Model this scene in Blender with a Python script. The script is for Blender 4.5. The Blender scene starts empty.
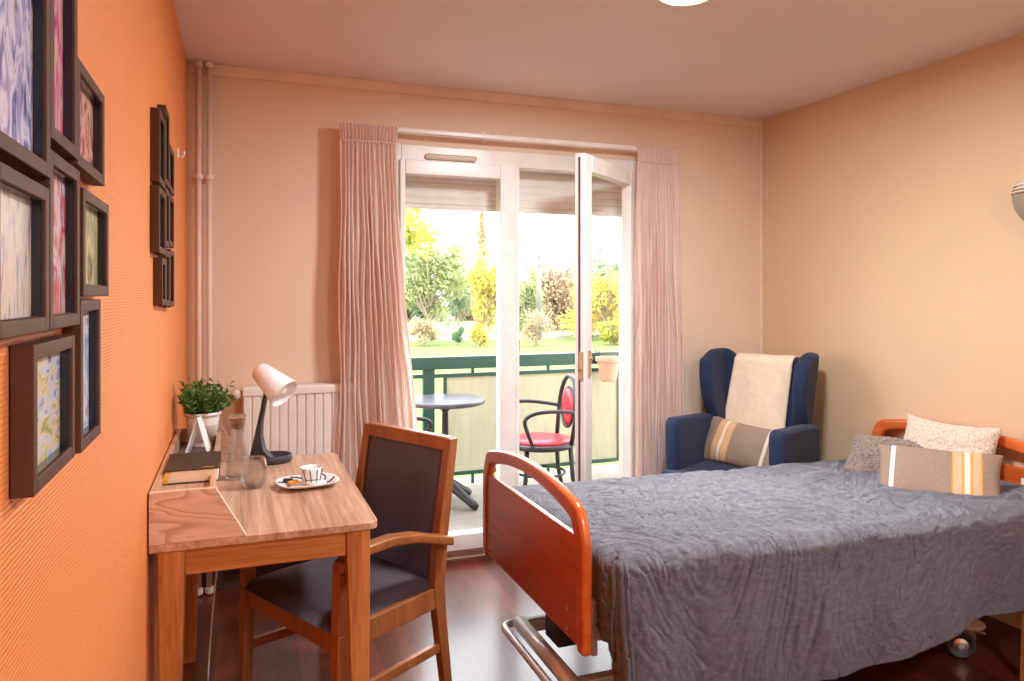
import bpy, bmesh, math, random
from mathutils import Vector, Matrix, noise
random.seed(7)
PI = math.pi
SC = bpy.context.scene
COL = SC.collection

# ------------------------------------------------------------------ room dimensions (metres)
XL, XR = -0.2175, 3.085      # left / right wall faces
YB, YR = 3.795, -1.10        # window wall / rear wall faces
H = 2.50                     # ceiling

# ------------------------------------------------------------------ materials
def lin(c):
    def f(v):
        v /= 255.0
        return v / 12.92 if v <= 0.04045 else ((v + 0.055) / 1.055) ** 2.4
    return (f(c[0]), f(c[1]), f(c[2]), 1.0)

def new_mat(name):
    m = bpy.data.materials.new(name); m.use_nodes = True
    nt = m.node_tree
    return m, nt, nt.nodes['Principled BSDF']

def nd(nt, t, **kw):
    n = nt.nodes.new(t)
    for k, v in kw.items():
        if k in n.inputs: n.inputs[k].default_value = v
        else: setattr(n, k, v)
    return n

def coords(nt, scale=(1, 1, 1), src='Object', rot=(0, 0, 0)):
    tc = nd(nt, 'ShaderNodeTexCoord')
    mp = nd(nt, 'ShaderNodeMapping')
    mp.inputs['Scale'].default_value = scale
    mp.inputs['Rotation'].default_value = rot
    nt.links.new(tc.outputs[src], mp.inputs['Vector'])
    return mp.outputs['Vector']

def ramp(nt, fac, stops, interp='LINEAR'):
    r = nd(nt, 'ShaderNodeValToRGB')
    r.color_ramp.interpolation = interp
    el = r.color_ramp.elements
    while len(el) < len(stops): el.new(0.5)
    for e, (p, c) in zip(el, stops):
        e.position = p; e.color = c
    nt.links.new(fac, r.inputs['Fac'])
    return r.outputs['Color']

def bump(nt, b, height, strength=0.3, dist=0.01):
    bn = nd(nt, 'ShaderNodeBump', Strength=strength, Distance=dist)
    nt.links.new(height, bn.inputs['Height'])
    nt.links.new(bn.outputs['Normal'], b.inputs['Normal'])

def plain(name, c, rough=0.5, metal=0.0, var=0.06, scale=8, bstr=0.0, bscale=60, spec=0.5, coat=0.0, sheen=0.0):
    m, nt, b = new_mat(name)
    L = lin(c)
    v = coords(nt, (scale,) * 3)
    n = nd(nt, 'ShaderNodeTexNoise', Scale=1.0, Detail=3.0)
    nt.links.new(v, n.inputs['Vector'])
    d = tuple(x * (1 - var) for x in L[:3]) + (1,)
    u = tuple(min(1, x * (1 + var)) for x in L[:3]) + (1,)
    nt.links.new(ramp(nt, n.outputs['Fac'], [(0.3, d), (0.7, u)]), b.inputs['Base Color'])
    b.inputs['Roughness'].default_value = rough
    b.inputs['Metallic'].default_value = metal
    b.inputs['Specular IOR Level'].default_value = spec
    b.inputs['Coat Weight'].default_value = coat
    b.inputs['Sheen Weight'].default_value = sheen
    if bstr > 0:
        n2 = nd(nt, 'ShaderNodeTexNoise', Scale=float(bscale), Detail=4.0)
        nt.links.new(coords(nt), n2.inputs['Vector'])
        bump(nt, b, n2.outputs['Fac'], bstr)
    return m

def wood(name, c1, c2, axis='Y', rough=0.4, fine=60, long=2.5, coat=0.0, c3=None):
    m, nt, b = new_mat(name)
    s = {'X': (long, fine, fine), 'Y': (fine, long, fine), 'Z': (fine, fine, long)}[axis]
    n1 = nd(nt, 'ShaderNodeTexNoise', Scale=1.0, Detail=5.0, Roughness=0.6, Distortion=0.6)
    nt.links.new(coords(nt, s), n1.inputs['Vector'])
    s2 = tuple(k * 0.16 for k in s)
    n2 = nd(nt, 'ShaderNodeTexNoise', Scale=1.0, Detail=2.0, Distortion=1.2)
    nt.links.new(coords(nt, s2), n2.inputs['Vector'])
    mx = nd(nt, 'ShaderNodeMath', operation='ADD')
    ml = nd(nt, 'ShaderNodeMath', operation='MULTIPLY'); ml.inputs[1].default_value = 0.5
    nt.links.new(n1.outputs['Fac'], mx.inputs[0]); nt.links.new(n2.outputs['Fac'], mx.inputs[1])
    nt.links.new(mx.outputs[0], ml.inputs[0])
    st = [(0.36, lin(c1)), (0.62, lin(c2))]
    if c3: st = [(0.33, lin(c1)), (0.5, lin(c3)), (0.66, lin(c2))]
    nt.links.new(ramp(nt, ml.outputs[0], st), b.inputs['Base Color'])
    b.inputs['Roughness'].default_value = rough
    b.inputs['Coat Weight'].default_value = coat
    b.inputs['Coat Roughness'].default_value = 0.15
    bump(nt, b, n1.outputs['Fac'], 0.08, 0.002)
    return m

def pane_mat(name, tint=(1, 1, 1, 1), refl=0.06, power=5.0):
    m = bpy.data.materials.new(name); m.use_nodes = True
    nt = m.node_tree; nt.nodes.clear()
    o = nd(nt, 'ShaderNodeOutputMaterial')
    t = nd(nt, 'ShaderNodeBsdfTransparent', Color=tint)
    g = nd(nt, 'ShaderNodeBsdfGlossy', Roughness=0.02)
    n = nd(nt, 'ShaderNodeTexNoise', Scale=0.7)
    nt.links.new(coords(nt), n.inputs['Vector'])
    bp = nd(nt, 'ShaderNodeBump', Strength=0.02, Distance=0.01)
    nt.links.new(n.outputs['Fac'], bp.inputs['Height'])
    nt.links.new(bp.outputs['Normal'], g.inputs['Normal'])
    lw = nd(nt, 'ShaderNodeLayerWeight', Blend=0.5)
    pw = nd(nt, 'ShaderNodeMath', operation='POWER'); pw.inputs[1].default_value = power
    ma = nd(nt, 'ShaderNodeMath', operation='MULTIPLY_ADD'); ma.inputs[1].default_value = 0.5; ma.inputs[2].default_value = refl * .4
    nt.links.new(lw.outputs['Facing'], pw.inputs[0]); nt.links.new(pw.outputs[0], ma.inputs[0])
    mx = nd(nt, 'ShaderNodeMixShader')
    nt.links.new(ma.outputs[0], mx.inputs['Fac'])
    nt.links.new(t.outputs[0], mx.inputs[1]); nt.links.new(g.outputs[0], mx.inputs[2])
    nt.links.new(mx.outputs[0], o.inputs['Surface'])
    return m

def emit_mat(name, c, strength):
    m, nt, b = new_mat(name)
    b.inputs['Base Color'].default_value = lin(c)
    b.inputs['Emission Color'].default_value = lin(c)
    b.inputs['Emission Strength'].default_value = strength
    n = nd(nt, 'ShaderNodeTexNoise', Scale=30.0)
    nt.links.new(coords(nt), n.inputs['Vector'])
    bump(nt, b, n.outputs['Fac'], 0.02)
    return m

def wallpaper(name, c, rib=True, bstr=0.25, axis='Z', var=0.03, fine=260):
    m, nt, b = new_mat(name)
    L = lin(c)
    n = nd(nt, 'ShaderNodeTexNoise', Scale=1.3, Detail=3.0)
    nt.links.new(coords(nt), n.inputs['Vector'])
    d = tuple(x * (1 - var) for x in L[:3]) + (1,)
    u = tuple(min(1, x * (1 + var)) for x in L[:3]) + (1,)
    nt.links.new(ramp(nt, n.outputs['Fac'], [(0.3, d), (0.7, u)]), b.inputs['Base Color'])
    b.inputs['Roughness'].default_value = 0.55
    if rib:
        w = nd(nt, 'ShaderNodeTexWave', Scale=26.0, Distortion=2.6, Detail=2.0, bands_direction='Z')
        w.inputs['Detail Scale'].default_value = 2.0
        nt.links.new(coords(nt, (1, .7, 2.0)), w.inputs['Vector'])
        bump(nt, b, w.outputs['Fac'], bstr, 0.004)
    else:
        n2 = nd(nt, 'ShaderNodeTexNoise', Scale=float(fine), Detail=4.0)
        nt.links.new(coords(nt), n2.inputs['Vector'])
        bump(nt, b, n2.outputs['Fac'], bstr, 0.004)
    return m

M = {}
M['orange'] = wallpaper('orange_wallpaper', (232, 140, 76), True, 0.2)
M['peach'] = wallpaper('peach_paint', (228, 202, 178), False, 0.10)
M['peach_r'] = wallpaper('peach_paint_warm', (218, 187, 151), False, 0.10)
M['ceil'] = wallpaper('ceiling_paint', (230, 217, 211), False, 0.3, fine=120)
M['trim'] = plain('trim_paint', (232, 208, 186), 0.45)
M['white'] = plain('white_upvc', (238, 232, 226), 0.3)
M['radiator'] = plain('radiator_enamel', (240, 230, 222), 0.35)
M['pipe'] = plain('pipe_paint', (230, 210, 196), 0.4)
M['plinth'] = plain('dark_plinth', (70, 48, 40), 0.5)
M['desk'] = wood('walnut_laminate', (158, 118, 94), (228, 192, 164), 'Y', 0.26, 62, 2.2, c3=(202, 162, 134))
def cathedral():
    m, nt, b = new_mat('walnut_laminate_side')
    n = nd(nt, 'ShaderNodeTexNoise', Scale=1.0, Detail=1.5, Roughness=0.4, Distortion=0.3)
    nt.links.new(coords(nt, (3.2, 3, 13)), n.inputs['Vector'])
    k = nd(nt, 'ShaderNodeMath', operation='MULTIPLY'); k.inputs[1].default_value = 11.0
    f = nd(nt, 'ShaderNodeMath', operation='FRACT')
    nt.links.new(n.outputs['Fac'], k.inputs[0]); nt.links.new(k.outputs[0], f.inputs[0])
    c = ramp(nt, f.outputs[0], [(0, lin((240, 210, 188))), (.55, lin((232, 200, 176))), (.9, lin((206, 164, 138))), (1.0, lin((238, 206, 184)))])
    n2 = nd(nt, 'ShaderNodeTexNoise', Scale=1.0, Detail=4.0)
    nt.links.new(coords(nt, (14, 200, 200)), n2.inputs['Vector'])
    mx = nd(nt, 'ShaderNodeMix', data_type='RGBA', blend_type='MULTIPLY'); mx.inputs['Factor'].default_value = 0.5
    nt.links.new(c, mx.inputs['A'])
    nt.links.new(ramp(nt, n2.outputs['Fac'], [(.35, (.8, .8, .8, 1)), (.6, (1.05, 1.05, 1.05, 1))]), mx.inputs['B'])
    nt.links.new(mx.outputs['Result'], b.inputs['Base Color'])
    b.inputs['Roughness'].default_value = 0.35
    return m
M['desk_front'] = cathedral()
M['leg'] = wood('oak_leg', (166, 98, 48), (216, 146, 86), 'Z', 0.4, 90, 5)
M['apron'] = wood('oak_apron', (166, 98, 48), (216, 146, 86), 'X', 0.4, 90, 5)
M['chairwood'] = wood('beech_stain', (142, 84, 46), (172, 108, 64), 'Z', 0.35, 60, 3, coat=0.1)
M['vinyl'] = plain('charcoal_vinyl', (114, 103, 112), 0.42, var=0.1, bstr=0.06, bscale=220)
M['cherry'] = wood('cherry_veneer', (172, 68, 20), (206, 98, 40), 'Y', 0.3, 26, 2.0, coat=0.3)
M['cherry_rail'] = wood('cherry_rail', (184, 76, 24), (216, 106, 46), 'Y', 0.28, 30, 3.0, coat=0.4)
M['navy'] = plain('navy_fabric', (22, 38, 70), 0.85, var=0.18, scale=120, bstr=0.15, bscale=400, sheen=0.08)
M['cream'] = plain('cream_fleece', (244, 222, 194), 0.9, var=0.05, scale=30, bstr=0.25, bscale=150, sheen=0.3)
M['steel'] = plain('bed_steel', (222, 222, 228), 0.3, metal=0.4)
M['chrome'] = plain('chrome', (210, 205, 200), 0.2, metal=0.9)
M['ivory'] = plain('ivory_plastic', (222, 205, 185), 0.4)
M['rubber'] = plain('dark_rubber', (60, 56, 58), 0.6)
M['frame'] = plain('brown_frame', (88, 56, 42), 0.5, var=0.12, scale=30, spec=0.25)
M['frame_in'] = plain('dark_gloss', (30, 30, 38), 0.12)
M['potwhite'] = plain('white_ceramic', (240, 236, 232), 0.3)
M['soil'] = plain('soil', (50, 34, 24), 0.9, var=0.3, scale=100)
M['leaf'] = plain('leaf_green', (84, 132, 58), 0.4, var=0.35, scale=45)
M['lampblack'] = plain('anthracite_plastic', (58, 58, 64), 0.45)
M['lampwhite'] = plain('lamp_white', (248, 246, 246), 0.45)
M['cork'] = plain('cork', (206, 148, 96), 0.8, var=0.25, scale=200)
M['cover'] = plain('book_cover', (58, 50, 38), 0.5, var=0.1, scale=40)
M['pages'] = plain('book_pages', (250, 238, 218), 0.7, var=0.08, scale=300)
M['gold'] = plain('gold_ribbon', (232, 176, 56), 0.5)
M['paper'] = plain('white_paper', (240, 234, 230), 0.6)
M['tray'] = plain('grey_liner', (104, 94, 90), 0.5)
M['black'] = plain('black_glaze', (28, 24, 26), 0.3)
M['orange_sachet'] = plain('orange_sachet', (236, 160, 60), 0.45)
M['bulb'] = plain('frosted_bulb', (245, 238, 230), 0.2)
M['green'] = plain('green_paint', (24, 66, 56), 0.45)
M['blackiron'] = plain('black_iron', (34, 34, 38), 0.4)
M['tabletop'] = plain('grey_table', (74, 74, 82), 0.3)
M['red'] = plain('red_vinyl', (214, 40, 60), 0.35)
M['concrete'] = plain('balcony_concrete', (140, 134, 124), 0.8, var=0.08, bstr=0.2)
M['terracotta'] = plain('terracotta', (206, 146, 122), 0.7)
M['shutter'] = plain('shutter_slats', (228, 222, 216), 0.5)
M['brass'] = plain('brass', (184, 150, 112), 0.4)
M['lampgrey'] = plain('sconce_grey', (150, 140, 124), 0.4)
M['render'] = plain('facade', (216, 222, 222), 0.8)
M['glass'] = pane_mat('window_glass')
M['gasket'] = plain('gasket', (96, 58, 54), 0.6)
M['bark'] = plain('bark', (160, 146, 130), 0.9, var=0.25)
M['polewood'] = plain('pole_wood', (124, 122, 114), 0.8)

def vessel_glass():
    m = bpy.data.materials.new('clear_glass'); m.use_nodes = True
    nt = m.node_tree; nt.nodes.clear()
    o = nd(nt, 'ShaderNodeOutputMaterial')
    t = nd(nt, 'ShaderNodeBsdfTransparent', Color=(.97, .985, .985, 1))
    g = nd(nt, 'ShaderNodeBsdfGlass', Roughness=0.0, IOR=1.42)
    n = nd(nt, 'ShaderNodeTexNoise', Scale=12.0)
    nt.links.new(coords(nt), n.inputs['Vector'])
    bp = nd(nt, 'ShaderNodeBump', Strength=0.03, Distance=0.002)
    nt.links.new(n.outputs['Fac'], bp.inputs['Height']); nt.links.new(bp.outputs['Normal'], g.inputs['Normal'])
    mx = nd(nt, 'ShaderNodeMixShader', Fac=0.42)
    nt.links.new(t.outputs[0], mx.inputs[1]); nt.links.new(g.outputs[0], mx.inputs[2])
    nt.links.new(mx.outputs[0], o.inputs['Surface'])
    return m
M['clear'] = vessel_glass()

def frosted():
    m = bpy.data.materials.new('frosted_panel'); m.use_nodes = True
    nt = m.node_tree; nt.nodes.clear()
    o = nd(nt, 'ShaderNodeOutputMaterial')
    d = nd(nt, 'ShaderNodeBsdfDiffuse')
    t = nd(nt, 'ShaderNodeBsdfTranslucent', Color=lin((178, 174, 154)))
    tr = nd(nt, 'ShaderNodeBsdfTransparent', Color=lin((236, 232, 210)))
    n = nd(nt, 'ShaderNodeTexNoise', Scale=6.0, Detail=4.0)
    nt.links.new(coords(nt, (4, 4, .6)), n.inputs['Vector'])
    nt.links.new(ramp(nt, n.outputs['Fac'], [(.3, lin((178, 174, 158))), (.7, lin((194, 190, 176)))]), d.inputs['Color'])
    m1 = nd(nt, 'ShaderNodeMixShader', Fac=0.4); m2 = nd(nt, 'ShaderNodeMixShader', Fac=0.14)
    nt.links.new(d.outputs[0], m1.inputs[1]); nt.links.new(t.outputs[0], m1.inputs[2])
    nt.links.new(m1.outputs[0], m2.inputs[1]); nt.links.new(tr.outputs[0], m2.inputs[2])
    nt.links.new(m2.outputs[0], o.inputs['Surface'])
    return m
M['frosted'] = frosted()

def floor_mat():
    m, nt, b = new_mat('dark_plank_floor')
    v = coords(nt, (1, 1, 1))
    br = nd(nt, 'ShaderNodeTexBrick', Scale=1.0)
    br.inputs['Color1'].default_value = lin((74, 27, 18)); br.inputs['Color2'].default_value = lin((108, 44, 30))
    br.inputs['Mortar'].default_value = lin((44, 20, 16))
    br.inputs['Mortar Size'].default_value = 0.0015
    br.inputs['Brick Width'].default_value = 0.55; br.inputs['Row Height'].default_value = 0.075
    nt.links.new(coords(nt, (1, 1, 1), rot=(0, 0, PI / 2)), br.inputs['Vector'])
    n = nd(nt, 'ShaderNodeTexNoise', Scale=1.0, Detail=5.0)
    nt.links.new(coords(nt, (60, 6, 1)), n.inputs['Vector'])
    mx = nd(nt, 'ShaderNodeMix', data_type='RGBA', blend_type='MULTIPLY'); mx.inputs['Factor'].default_value = 0.7
    nt.links.new(br.outputs['Color'], mx.inputs['A'])
    nt.links.new(ramp(nt, n.outputs['Fac'], [(.3, (.5, .5, .5, 1)), (.7, (1.2, 1.2, 1.2, 1))]), mx.inputs['B'])
    nt.links.new(mx.outputs['Result'], b.inputs['Base Color'])
    b.inputs['Roughness'].default_value = 0.3
    b.inputs['Coat Weight'].default_value = 0.4; b.inputs['Coat Roughness'].default_value = 0.16
    bump(nt, b, n.outputs['Fac'], 0.06, 0.002)
    return m
M['floor'] = floor_mat()

def quilt_mat():
    m, nt, b = new_mat('crinkled_quilt')
    v = coords(nt, (1, 1, 1), 'UV')
    n1 = nd(nt, 'ShaderNodeTexNoise', Scale=26.0, Detail=4.0, Roughness=0.6, Distortion=0.7)
    nt.links.new(coords(nt, (1.0, 2.6, 1), 'UV', (0, 0, .25)), n1.inputs['Vector'])
    vo = nd(nt, 'ShaderNodeTexVoronoi', Scale=38.0, feature='DISTANCE_TO_EDGE')
    mp = nd(nt, 'ShaderNodeVectorMath', operation='ADD')
    nt.links.new(n1.outputs['Color'], mp.inputs[0]); nt.links.new(v, mp.inputs[1])
    nt.links.new(coords(nt, (.6, 1.6, 1), 'UV'), mp.inputs[1])
    nt.links.new(mp.outputs[0], vo.inputs['Vector'])
    ad = nd(nt, 'ShaderNodeMath', operation='ADD')
    nt.links.new(n1.outputs['Fac'], ad.inputs[0]); nt.links.new(vo.outputs['Distance'], ad.inputs[1])
    nt.links.new(ramp(nt, n1.outputs['Fac'], [(.32, lin((82, 79, 98))), (.68, lin((126, 122, 142)))]), b.inputs['Base Color'])
    b.inputs['Roughness'].default_value = 0.62
    b.inputs['Sheen Weight'].default_value = 0.45
    b.inputs['Sheen Roughness'].default_value = 0.4
    bump(nt, b, ad.outputs[0], 0.8, 0.02)
    return m
M['quilt'] = quilt_mat()

def curtain_mat():
    m = bpy.data.materials.new('striped_curtain'); m.use_nodes = True
    nt = m.node_tree; nt.nodes.clear()
    o = nd(nt, 'ShaderNodeOutputMaterial')
    d = nd(nt, 'ShaderNodeBsdfDiffuse'); t = nd(nt, 'ShaderNodeBsdfTranslucent')
    n = nd(nt, 'ShaderNodeTexNoise', Scale=1.0, Detail=2.0)
    nt.links.new(coords(nt, (75, .5, 1), 'UV'), n.inputs['Vector'])
    c = ramp(nt, n.outputs['Fac'], [(.30, lin((230, 194, 176))), (.42, lin((250, 232, 220))), (.48, lin((254, 248, 244))),
                                    (.54, lin((240, 206, 188))), (.60, lin((254, 251, 248))), (.70, lin((230, 192, 174)))])
    nt.links.new(c, d.inputs['Color']); nt.links.new(c, t.inputs['Color'])
    mx = nd(nt, 'ShaderNodeMixShader', Fac=0.5)
    nt.links.new(d.outputs[0], mx.inputs[1]); nt.links.new(t.outputs[0], mx.inputs[2])
    nt.links.new(mx.outputs[0], o.inputs['Surface'])
    return m
M['curtain'] = curtain_mat()

def stripe_mat(name, stops):
    """cushion cloth: stripes across local X (metres / 0.25 + .5)"""
    m, nt, b = new_mat(name)
    tc = nd(nt, 'ShaderNodeTexCoord'); sx = nd(nt, 'ShaderNodeSeparateXYZ')
    nt.links.new(tc.outputs['Object'], sx.inputs[0])
    mm = nd(nt, 'ShaderNodeMath', operation='MULTIPLY_ADD'); mm.inputs[1].default_value = 2.0; mm.inputs[2].default_value = 0.5
    nt.links.new(sx.outputs['X'], mm.inputs[0])
    c = ramp(nt, mm.outputs[0], stops, 'CONSTANT')
    n = nd(nt, 'ShaderNodeTexNoise', Scale=180.0, Detail=2.0)
    nt.links.new(coords(nt), n.inputs['Vector'])
    mx = nd(nt, 'ShaderNodeMix', data_type='RGBA', blend_type='MULTIPLY'); mx.inputs['Factor'].default_value = 0.5
    nt.links.new(c, mx.inputs['A'])
    nt.links.new(ramp(nt, n.outputs['Fac'], [(.35, (.7, .7, .7, 1)), (.65, (1.1, 1.1, 1.1, 1))]), mx.inputs['B'])
    nt.links.new(mx.outputs['Result'], b.inputs['Base Color'])
    b.inputs['Roughness'].default_value = 0.9
    bump(nt, b, n.outputs['Fac'], 0.3, 0.003)
    return m
TA, OR, WH, BE = lin((152, 130, 112)), lin((232, 160, 70)), lin((230, 218, 202)), lin((206, 176, 142))
M['stripe'] = stripe_mat('striped_linen', [(0, TA), (.16, WH), (.195, TA), (.60, OR), (.612, BE), (.665, OR), (.685, WH), (.725, OR), (.745, BE), (.795, OR), (.808, TA)])

def fluff_mat(name, c1, c2):
    m, nt, b = new_mat(name)
    n = nd(nt, 'ShaderNodeTexNoise', Scale=130.0, Detail=5.0)
    nt.links.new(coords(nt), n.inputs['Vector'])
    nt.links.new(ramp(nt, n.outputs['Fac'], [(.35, lin(c1)), (.65, lin(c2))]), b.inputs['Base Color'])
    b.inputs['Roughness'].default_value = 0.95
    b.inputs['Sheen Weight'].default_value = 0.4
    bump(nt, b, n.outputs['Fac'], 0.6, 0.008)
    return m
M['fluffgrey'] = fluff_mat('grey_plush', (88, 74, 66), (156, 138, 126))
M['fluffwhite'] = fluff_mat('cream_plush', (198, 174, 152), (232, 214, 196))

def photo_mat(name, cols, sc=14, st=(1, 1, 1)):
    m, nt, b = new_mat(name)
    n = nd(nt, 'ShaderNodeTexNoise', Scale=float(sc), Detail=5.0, Distortion=1.4)
    nt.links.new(coords(nt, st), n.inputs['Vector'])
    k = len(cols)
    nt.links.new(ramp(nt, n.outputs['Fac'], [(.3 + .4 * i / (k - 1), lin(c)) for i, c in enumerate(cols)]), b.inputs['Base Color'])
    b.inputs['Roughness'].default_value = 0.25
    return m
PH = [photo_mat('photo_blue', [(52, 70, 120), (150, 150, 196), (226, 220, 236), (120, 140, 190)], 16, (1, 2, 1)),
      photo_mat('photo_magenta', [(110, 60, 70), (220, 90, 160), (226, 190, 180), (150, 120, 90)], 14, (1, 3, .6)),
      photo_mat('photo_red', [(90, 40, 50), (190, 120, 110), (226, 180, 170), (140, 60, 80)], 22),
      photo_mat('photo_street', [(120, 110, 130), (206, 190, 190), (226, 206, 180), (160, 170, 206)], 14, (1, 3, .8)),
      photo_mat('photo_people', [(60, 70, 110), (226, 200, 200), (200, 50, 70), (190, 200, 230)], 14, (1, 2, .8)),
      photo_mat('photo_green', [(120, 110, 80), (216, 196, 150), (150, 160, 110), (206, 170, 160)], 12, (1, 2, .6)),
      photo_mat('photo_harbour', [(150, 160, 70), (220, 196, 160), (190, 200, 220), (120, 100, 150)], 16, (1, 1, 3)),
      photo_mat('photo_sky', [(90, 120, 170), (170, 190, 220), (220, 220, 230), (120, 120, 110)], 12)]

def leaf_mat(name, c1, c2):
    m = bpy.data.materials.new(name); m.use_nodes = True
    nt = m.node_tree; nt.nodes.clear()
    o = nd(nt, 'ShaderNodeOutputMaterial')
    d = nd(nt, 'ShaderNodeBsdfDiffuse'); t = nd(nt, 'ShaderNodeBsdfTranslucent')
    n = nd(nt, 'ShaderNodeTexNoise', Scale=1.6, Detail=4.0)
    nt.links.new(coords(nt), n.inputs['Vector'])
    c = ramp(nt, n.outputs['Fac'], [(.35, lin(c1)), (.65, lin(c2))])
    nt.links.new(c, d.inputs['Color']); nt.links.new(c, t.inputs['Color'])
    mx = nd(nt, 'ShaderNodeMixShader', Fac=0.45)
    nt.links.new(d.outputs[0], mx.inputs[1]); nt.links.new(t.outputs[0], mx.inputs[2])
    nt.links.new(mx.outputs[0], o.inputs['Surface'])
    return m
M['lawn'] = plain('lawn_grass', (100, 124, 50), 0.9, var=0.3, scale=2.0)
M['t_yellow'] = leaf_mat('yellow_leaves', (202, 186, 92), (222, 208, 134))
M['t_lime'] = leaf_mat('lime_leaves', (170, 170, 74), (200, 196, 110))
M['t_pale'] = leaf_mat('pale_green_leaves', (154, 164, 116), (196, 202, 152))
M['t_pop'] = leaf_mat('poplar_leaves', (186, 164, 124), (206, 186, 146))
M['t_pink'] = leaf_mat('russet_leaves', (192, 166, 140), (210, 190, 166))
M['t_dark'] = leaf_mat('dark_leaves', (104, 136, 106), (146, 170, 130))
M['t_brown'] = leaf_mat('bare_twigs', (176, 156, 126), (200, 184, 152))

# ------------------------------------------------------------------ mesh helpers
def box(bm, c, s, rz=0, M4=None):
    mt = Matrix.Translation(c) @ Matrix.Rotation(rz, 4, 'Z') @ Matrix.Diagonal((s[0], s[1], s[2], 1))
    if M4: mt = M4 @ mt
    bmesh.ops.create_cube(bm, size=1, matrix=mt)

def bx(bm, x0, x1, y0, y1, z0, z1):
    box(bm, ((x0 + x1) / 2, (y0 + y1) / 2, (z0 + z1) / 2), (abs(x1 - x0), abs(y1 - y0), abs(z1 - z0)))

def tube(bm, pts, r, n=10, closed=False, cap=True):
    pts = [Vector(p) for p in pts]
    N = len(pts)
    rs = r if isinstance(r, (list, tuple)) else [r] * N
    rings, prev = [], None
    for i, p in enumerate(pts):
        if closed: t = pts[(i + 1) % N] - pts[i - 1]
        else: t = pts[min(i + 1, N - 1)] - pts[max(i - 1, 0)]
        t.normalize()
        if prev is None:
            a = Vector((0, 0, 1)) if abs(t.z) < 0.9 else Vector((1, 0, 0))
            u = t.cross(a).normalized()
        else:
            u = (prev - t * prev.dot(t)).normalized()
        prev = u; w = t.cross(u)
        rings.append([bm.verts.new(p + (u * math.cos(2 * PI * k / n) + w * math.sin(2 * PI * k / n)) * rs[i]) for k in range(n)])
    R = N if closed else N - 1
    for i in range(R):
        a, b = rings[i], rings[(i + 1) % N]
        for k in range(n):
            bm.faces.new((a[k], a[(k + 1) % n], b[(k + 1) % n], b[k]))
    if cap and not closed:
        bm.faces.new(rings[0][::-1]); bm.faces.new(rings[-1])

def lathe(bm, prof, n=32, c=(0, 0, 0), cap0=True, cap1=True, M4=None):
    rings = []
    c = Vector(c)
    for r, z in prof:
        ring = []
        for k in range(n):
            v = Vector((r * math.cos(2 * PI * k / n), r * math.sin(2 * PI * k / n), z))
            if M4: v = M4 @ v
            ring.append(bm.verts.new(v + c))
        rings.append(ring)
    for a, b in zip(rings, rings[1:]):
        for k in range(n):
            bm.faces.new((a[k], a[(k + 1) % n], b[(k + 1) % n], b[k]))
    if cap0: bm.faces.new(rings[0][::-1])
    if cap1: bm.faces.new(rings[-1])

def prism(bm, poly, h0, h1, axis='Z'):
    """poly in the two other axes, extruded along axis"""
    def mk(p, h):
        return {'Z': (p[0], p[1], h), 'Y': (p[0], h, p[1]), 'X': (h, p[0], p[1])}[axis]
    a = [bm.verts.new(mk(p, h0)) for p in poly]; b = [bm.verts.new(mk(p, h1)) for p in poly]
    n = len(poly)
    bm.faces.new(a[::-1]); bm.faces.new(b)
    for k in range(n): bm.faces.new((a[k], a[(k + 1) % n], b[(k + 1) % n], b[k]))

def taper(bm, p0, s0, p1, s1):
    """square bar from p0 (half sizes s0) to p1"""
    vs = []
    for p, s in ((p0, s0), (p1, s1)):
        vs.append([bm.verts.new((p[0] + i * s[0], p[1] + j * s[1], p[2])) for i, j in ((-1, -1), (1, -1), (1, 1), (-1, 1))])
    a, b = vs
    bm.faces.new(a[::-1]); bm.faces.new(b)
    for k in range(4): bm.faces.new((a[k], a[(k + 1) % 4], b[(k + 1) % 4], b[k]))

def strip(bm, secs):
    """loft of 4-corner sections"""
    rings = [[bm.verts.new(p) for p in s] for s in secs]
    n = len(rings[0])
    for a, b in zip(rings, rings[1:]):
        for k in range(n): bm.faces.new((a[k], a[(k + 1) % n], b[(k + 1) % n], b[k]))
    bm.faces.new(rings[0][::-1]); bm.faces.new(rings[-1])

def grid(bm, nu, nv, f, uv=None, flip=False):
    vs = [[bm.verts.new(f(i / nu, j / nv)) for j in range(nv + 1)] for i in range(nu + 1)]
    lay = bm.loops.layers.uv.new('UVMap') if uv else None
    for i in range(nu):
        for j in range(nv):
            q = [(i, j), (i + 1, j), (i + 1, j + 1), (i, j + 1)]
            if flip: q = q[::-1]
            fc = bm.faces.new([vs[a][b] for a, b in q])
            if uv:
                for lp, (a, b) in zip(fc.loops, q): lp[lay].uv = uv(a / nu, b / nv)

def chain(o):
    m = o.matrix_basis.copy()
    while o.parent:
        o = o.parent; m = o.matrix_basis @ m
    return m

def obj(name, bm, mat, parent=None, bev=0, smooth=False, world=False, sub=0, solid=0, seg=2, off=0, mats=None):
    if world and parent: bm.transform(chain(parent).inverted())
    bmesh.ops.recalc_face_normals(bm, faces=bm.faces[:])
    me = bpy.data.meshes.new(name); bm.to_mesh(me); bm.free()
    o = bpy.data.objects.new(name, me); COL.objects.link(o)
    for mm in (mats or [mat]): me.materials.append(M[mm] if isinstance(mm, str) else mm)
    if parent: o.parent = parent
    if solid:
        md = o.modifiers.new('s', 'SOLIDIFY'); md.thickness = solid; md.offset = off
    if bev:
        md = o.modifiers.new('b', 'BEVEL'); md.width = bev; md.segments = seg; md.limit_method = 'ANGLE'; md.angle_limit = math.radians(40)
    if sub:
        md = o.modifiers.new('u', 'SUBSURF'); md.levels = sub; md.render_levels = sub
    if smooth or bev or sub:
        for p in me.polygons: p.use_smooth = True
        if not (smooth or sub):
            md = o.modifiers.new('w', 'WEIGHTED_NORMAL'); md.keep_sharp = True
    return o

B = bmesh.new

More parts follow.
